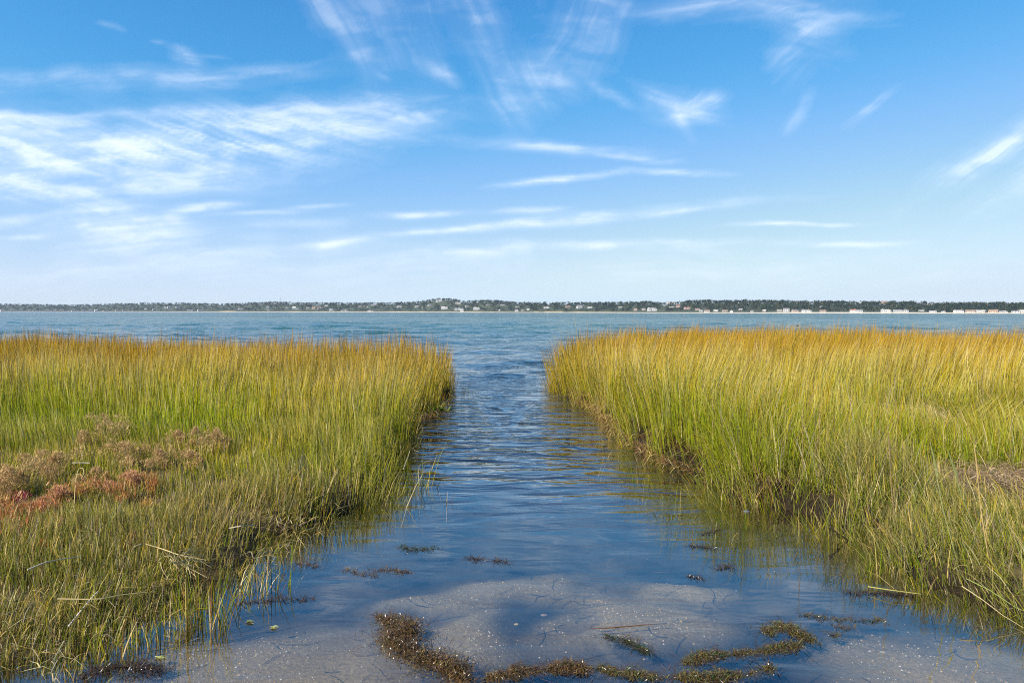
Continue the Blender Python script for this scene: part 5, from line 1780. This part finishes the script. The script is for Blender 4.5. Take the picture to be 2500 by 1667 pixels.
# trees that stand out on the sky line, one by one
crown_me, trunk_me = [], []
for k in range(6):
    P_, F_, Cc = CROWNS[k]
    o = mesh_obj('crown', P_, [F_], CROWN_MAT, tint=Cc)
    crown_me.append(o.data)
    bpy.data.objects.remove(o)
    tv, tf = trunk_mesh(tr)
    o = mesh_obj('trunk', tv, tf, BARK)
    trunk_me.append(o.data)
    bpy.data.objects.remove(o)
SKY_TREES = [(1083, 10, 4, 'big round dark tree crowning the highest hill, right of the hill top house'), (1095, 8, 1, 'broad tree just right of the tallest tree on the round hill'),
             (1060, 8, 0, 'dark tree left of the hill top house on the round hill'), (1112, 6, 2, 'lower tree on the right shoulder of the round hill'), (1161, 8, 4, 'wide tree left on the second hill'),
             (1191, 8, 1, 'dense tree on the left top of the second hill'), (1210, 9, 4, 'tallest tree on top of the second hill'), (1226, 7, 0, 'tree sloping off right of the second hill top'),
             (1141, 5, 5, 'small pointed tree between the two hills'), (1566, 8, 4, 'wide flat crowned tree alone above the woods in the right middle'), (1575, 7, 0, 'tree beside the wide flat crowned tree in right middle'),
             (1955, 8, 2, 'round dark tree standing above the smooth ridge on right'), (1963, 6, 0, 'smaller tree touching the round dark ridge tree on right'), (2222, 7, 2, 'dark pointed tree on the ridge of the far right'),
             (2131, 6, 0, 'round tree left of the pink ridge house'), (2433, 7, 5, 'dark conifer rising left of centre at far right ridge'), (2447, 5, 5, 'second conifer, lower, on the far right ridge'),
             (2470, 7, 4, 'last broad tree on the ridge before the right edge'), (650, 7, 4, 'broad tree on the ridge left of the mast'), (795, 6, 1, 'round tree on the ridge right of a white ridge house'),
             (890, 6, 0, 'dark tree on the ridge above a long grey roof'), (805, 5, 5, 'pointed conifer beside another on the left middle ridge'), (818, 5, 5, 'pointed conifer, right one of a pair on left middle ridge'),
             (350, 6, 2, 'slightly higher tree on the distant left ridge'), (1328, 6, 5, 'thin pointed tree on the low ridge at centre'), (1425, 6, 0, 'tree above the tall gabled house by the bluff'),
             (1675, 7, 1, 'tree at the left start of the high right hand woods'), (1720, 7, 0, 'bushy tree on the high right hand woods, third clump'), (1745, 6, 2, 'crown right of a bushy tree in the high right woods'),
             (1775, 7, 4, 'broad crown left of the pale ridge roof'), (1875, 7, 1, 'tree on the ridge above a tall white two storey house'), (1494, 6, 4, 'round tree at the right end of low centre ridge')]
for i, (px, s, k, label) in enumerate(SKY_TREES):
    x, y = far_point(float(px), 195.0)
    z = float(hill_z(np.array([float(px)]), np.array([195.0]))[0])
    top = CAM_H + (761.3 + (px - 1250) * 0.0015 - np.interp(px, TOP_PX, TOP_PY) + 1.6) * y / 1666.7
    hgt = max(top - z, 9.0)
    root = empty('ridge_tree', (x, y, z - 0.5), label, 'tree', 'trees standing above the wooded ridge')
    t_ = bpy.data.objects.new('trunk', trunk_me[k])
    c_ = bpy.data.objects.new('crown', crown_me[k])
    for o in (t_, c_):
        link(o, root)
    sz = hgt / (2.05 if k != 5 else 2.5)
    root.scale = (s * 0.72 * (0.55 if k == 5 else 1.0), s * 0.72 * (0.55 if k == 5 else 1.0), sz)
    root.rotation_euler = (0, 0, i * 1.3)

# radio mast
x, y = far_point(685.0, 200.0)
z = float(hill_z(np.array([685.0]), np.array([200.0]))[0])
mast = empty('radio_mast', (x, y, z), 'thin grey radio mast rising above the ridge woods in the left distance', 'mast')
mh = CAM_H + (760.5 - 727.5) * y / 1666.7 - z
METAL = plain_mat('galvanised_steel', (0.30, 0.31, 0.33), 0.5)
s_ = Shape()
for a in range(3):
    an = a * 2.094
    cx_, cy_ = 1.1 * math.cos(an), 1.1 * math.sin(an)
    i0 = len(s_.v)
    s_.v += [(cx_ - .3, cy_ - .3, 0), (cx_ + .3, cy_ - .3, 0), (cx_ + .3, cy_ + .3, 0), (cx_ - .3, cy_ + .3, 0)] + [(cx_ * .4 + q[0] * .6, cy_ * .4 + q[1] * .6, mh) for q in ((-.3, -.3), (.3, -.3), (.3, .3), (-.3, .3))]
    s_.f += [(i0 + k, i0 + (k + 1) % 4, i0 + 4 + (k + 1) % 4, i0 + 4 + k) for k in range(4)]
for k in range(9):
    zz = mh * (k + 0.5) / 9
    s_.box(-1.0, 1.0, -0.12, 0.12, zz, zz + 0.25)
s_.build('lattice', METAL, mast)
Shape().box(-0.22, 0.22, -0.22, 0.22, mh, mh + 5).build('aerial', METAL, mast)
Shape().box(-1.6, 1.6, -1.0, 1.0, mh * 0.55, mh * 0.55 + 1.6).build('antenna_ring', TRIM_M, mast)

# ------------------------------------------------------------------ sea haze: one box of even, thin air round everything but the sky and clouds
hb = Shape().box(-3600, 3600, -40, 4300, -4.5, 72)
m, nt, out = new_mat('haze')
pv = N(nt, 'ShaderNodeVolumePrincipled')
pv.inputs['Color'].default_value = (0.62, 0.76, 1.0, 1)
pv.inputs['Density'].default_value = 0.00005
pv.inputs['Anisotropy'].default_value = 0.0
nt.links.new(pv.outputs[0], out.inputs['Volume'])
haze = hb.build('haze', m, None)
tag(haze, kind='stuff')
tot = 0
for o in scene.objects:
    if o.type == 'MESH':
        o.data.calc_loop_triangles()
        tot += len(o.data.loop_triangles)
print('TRIS', tot)
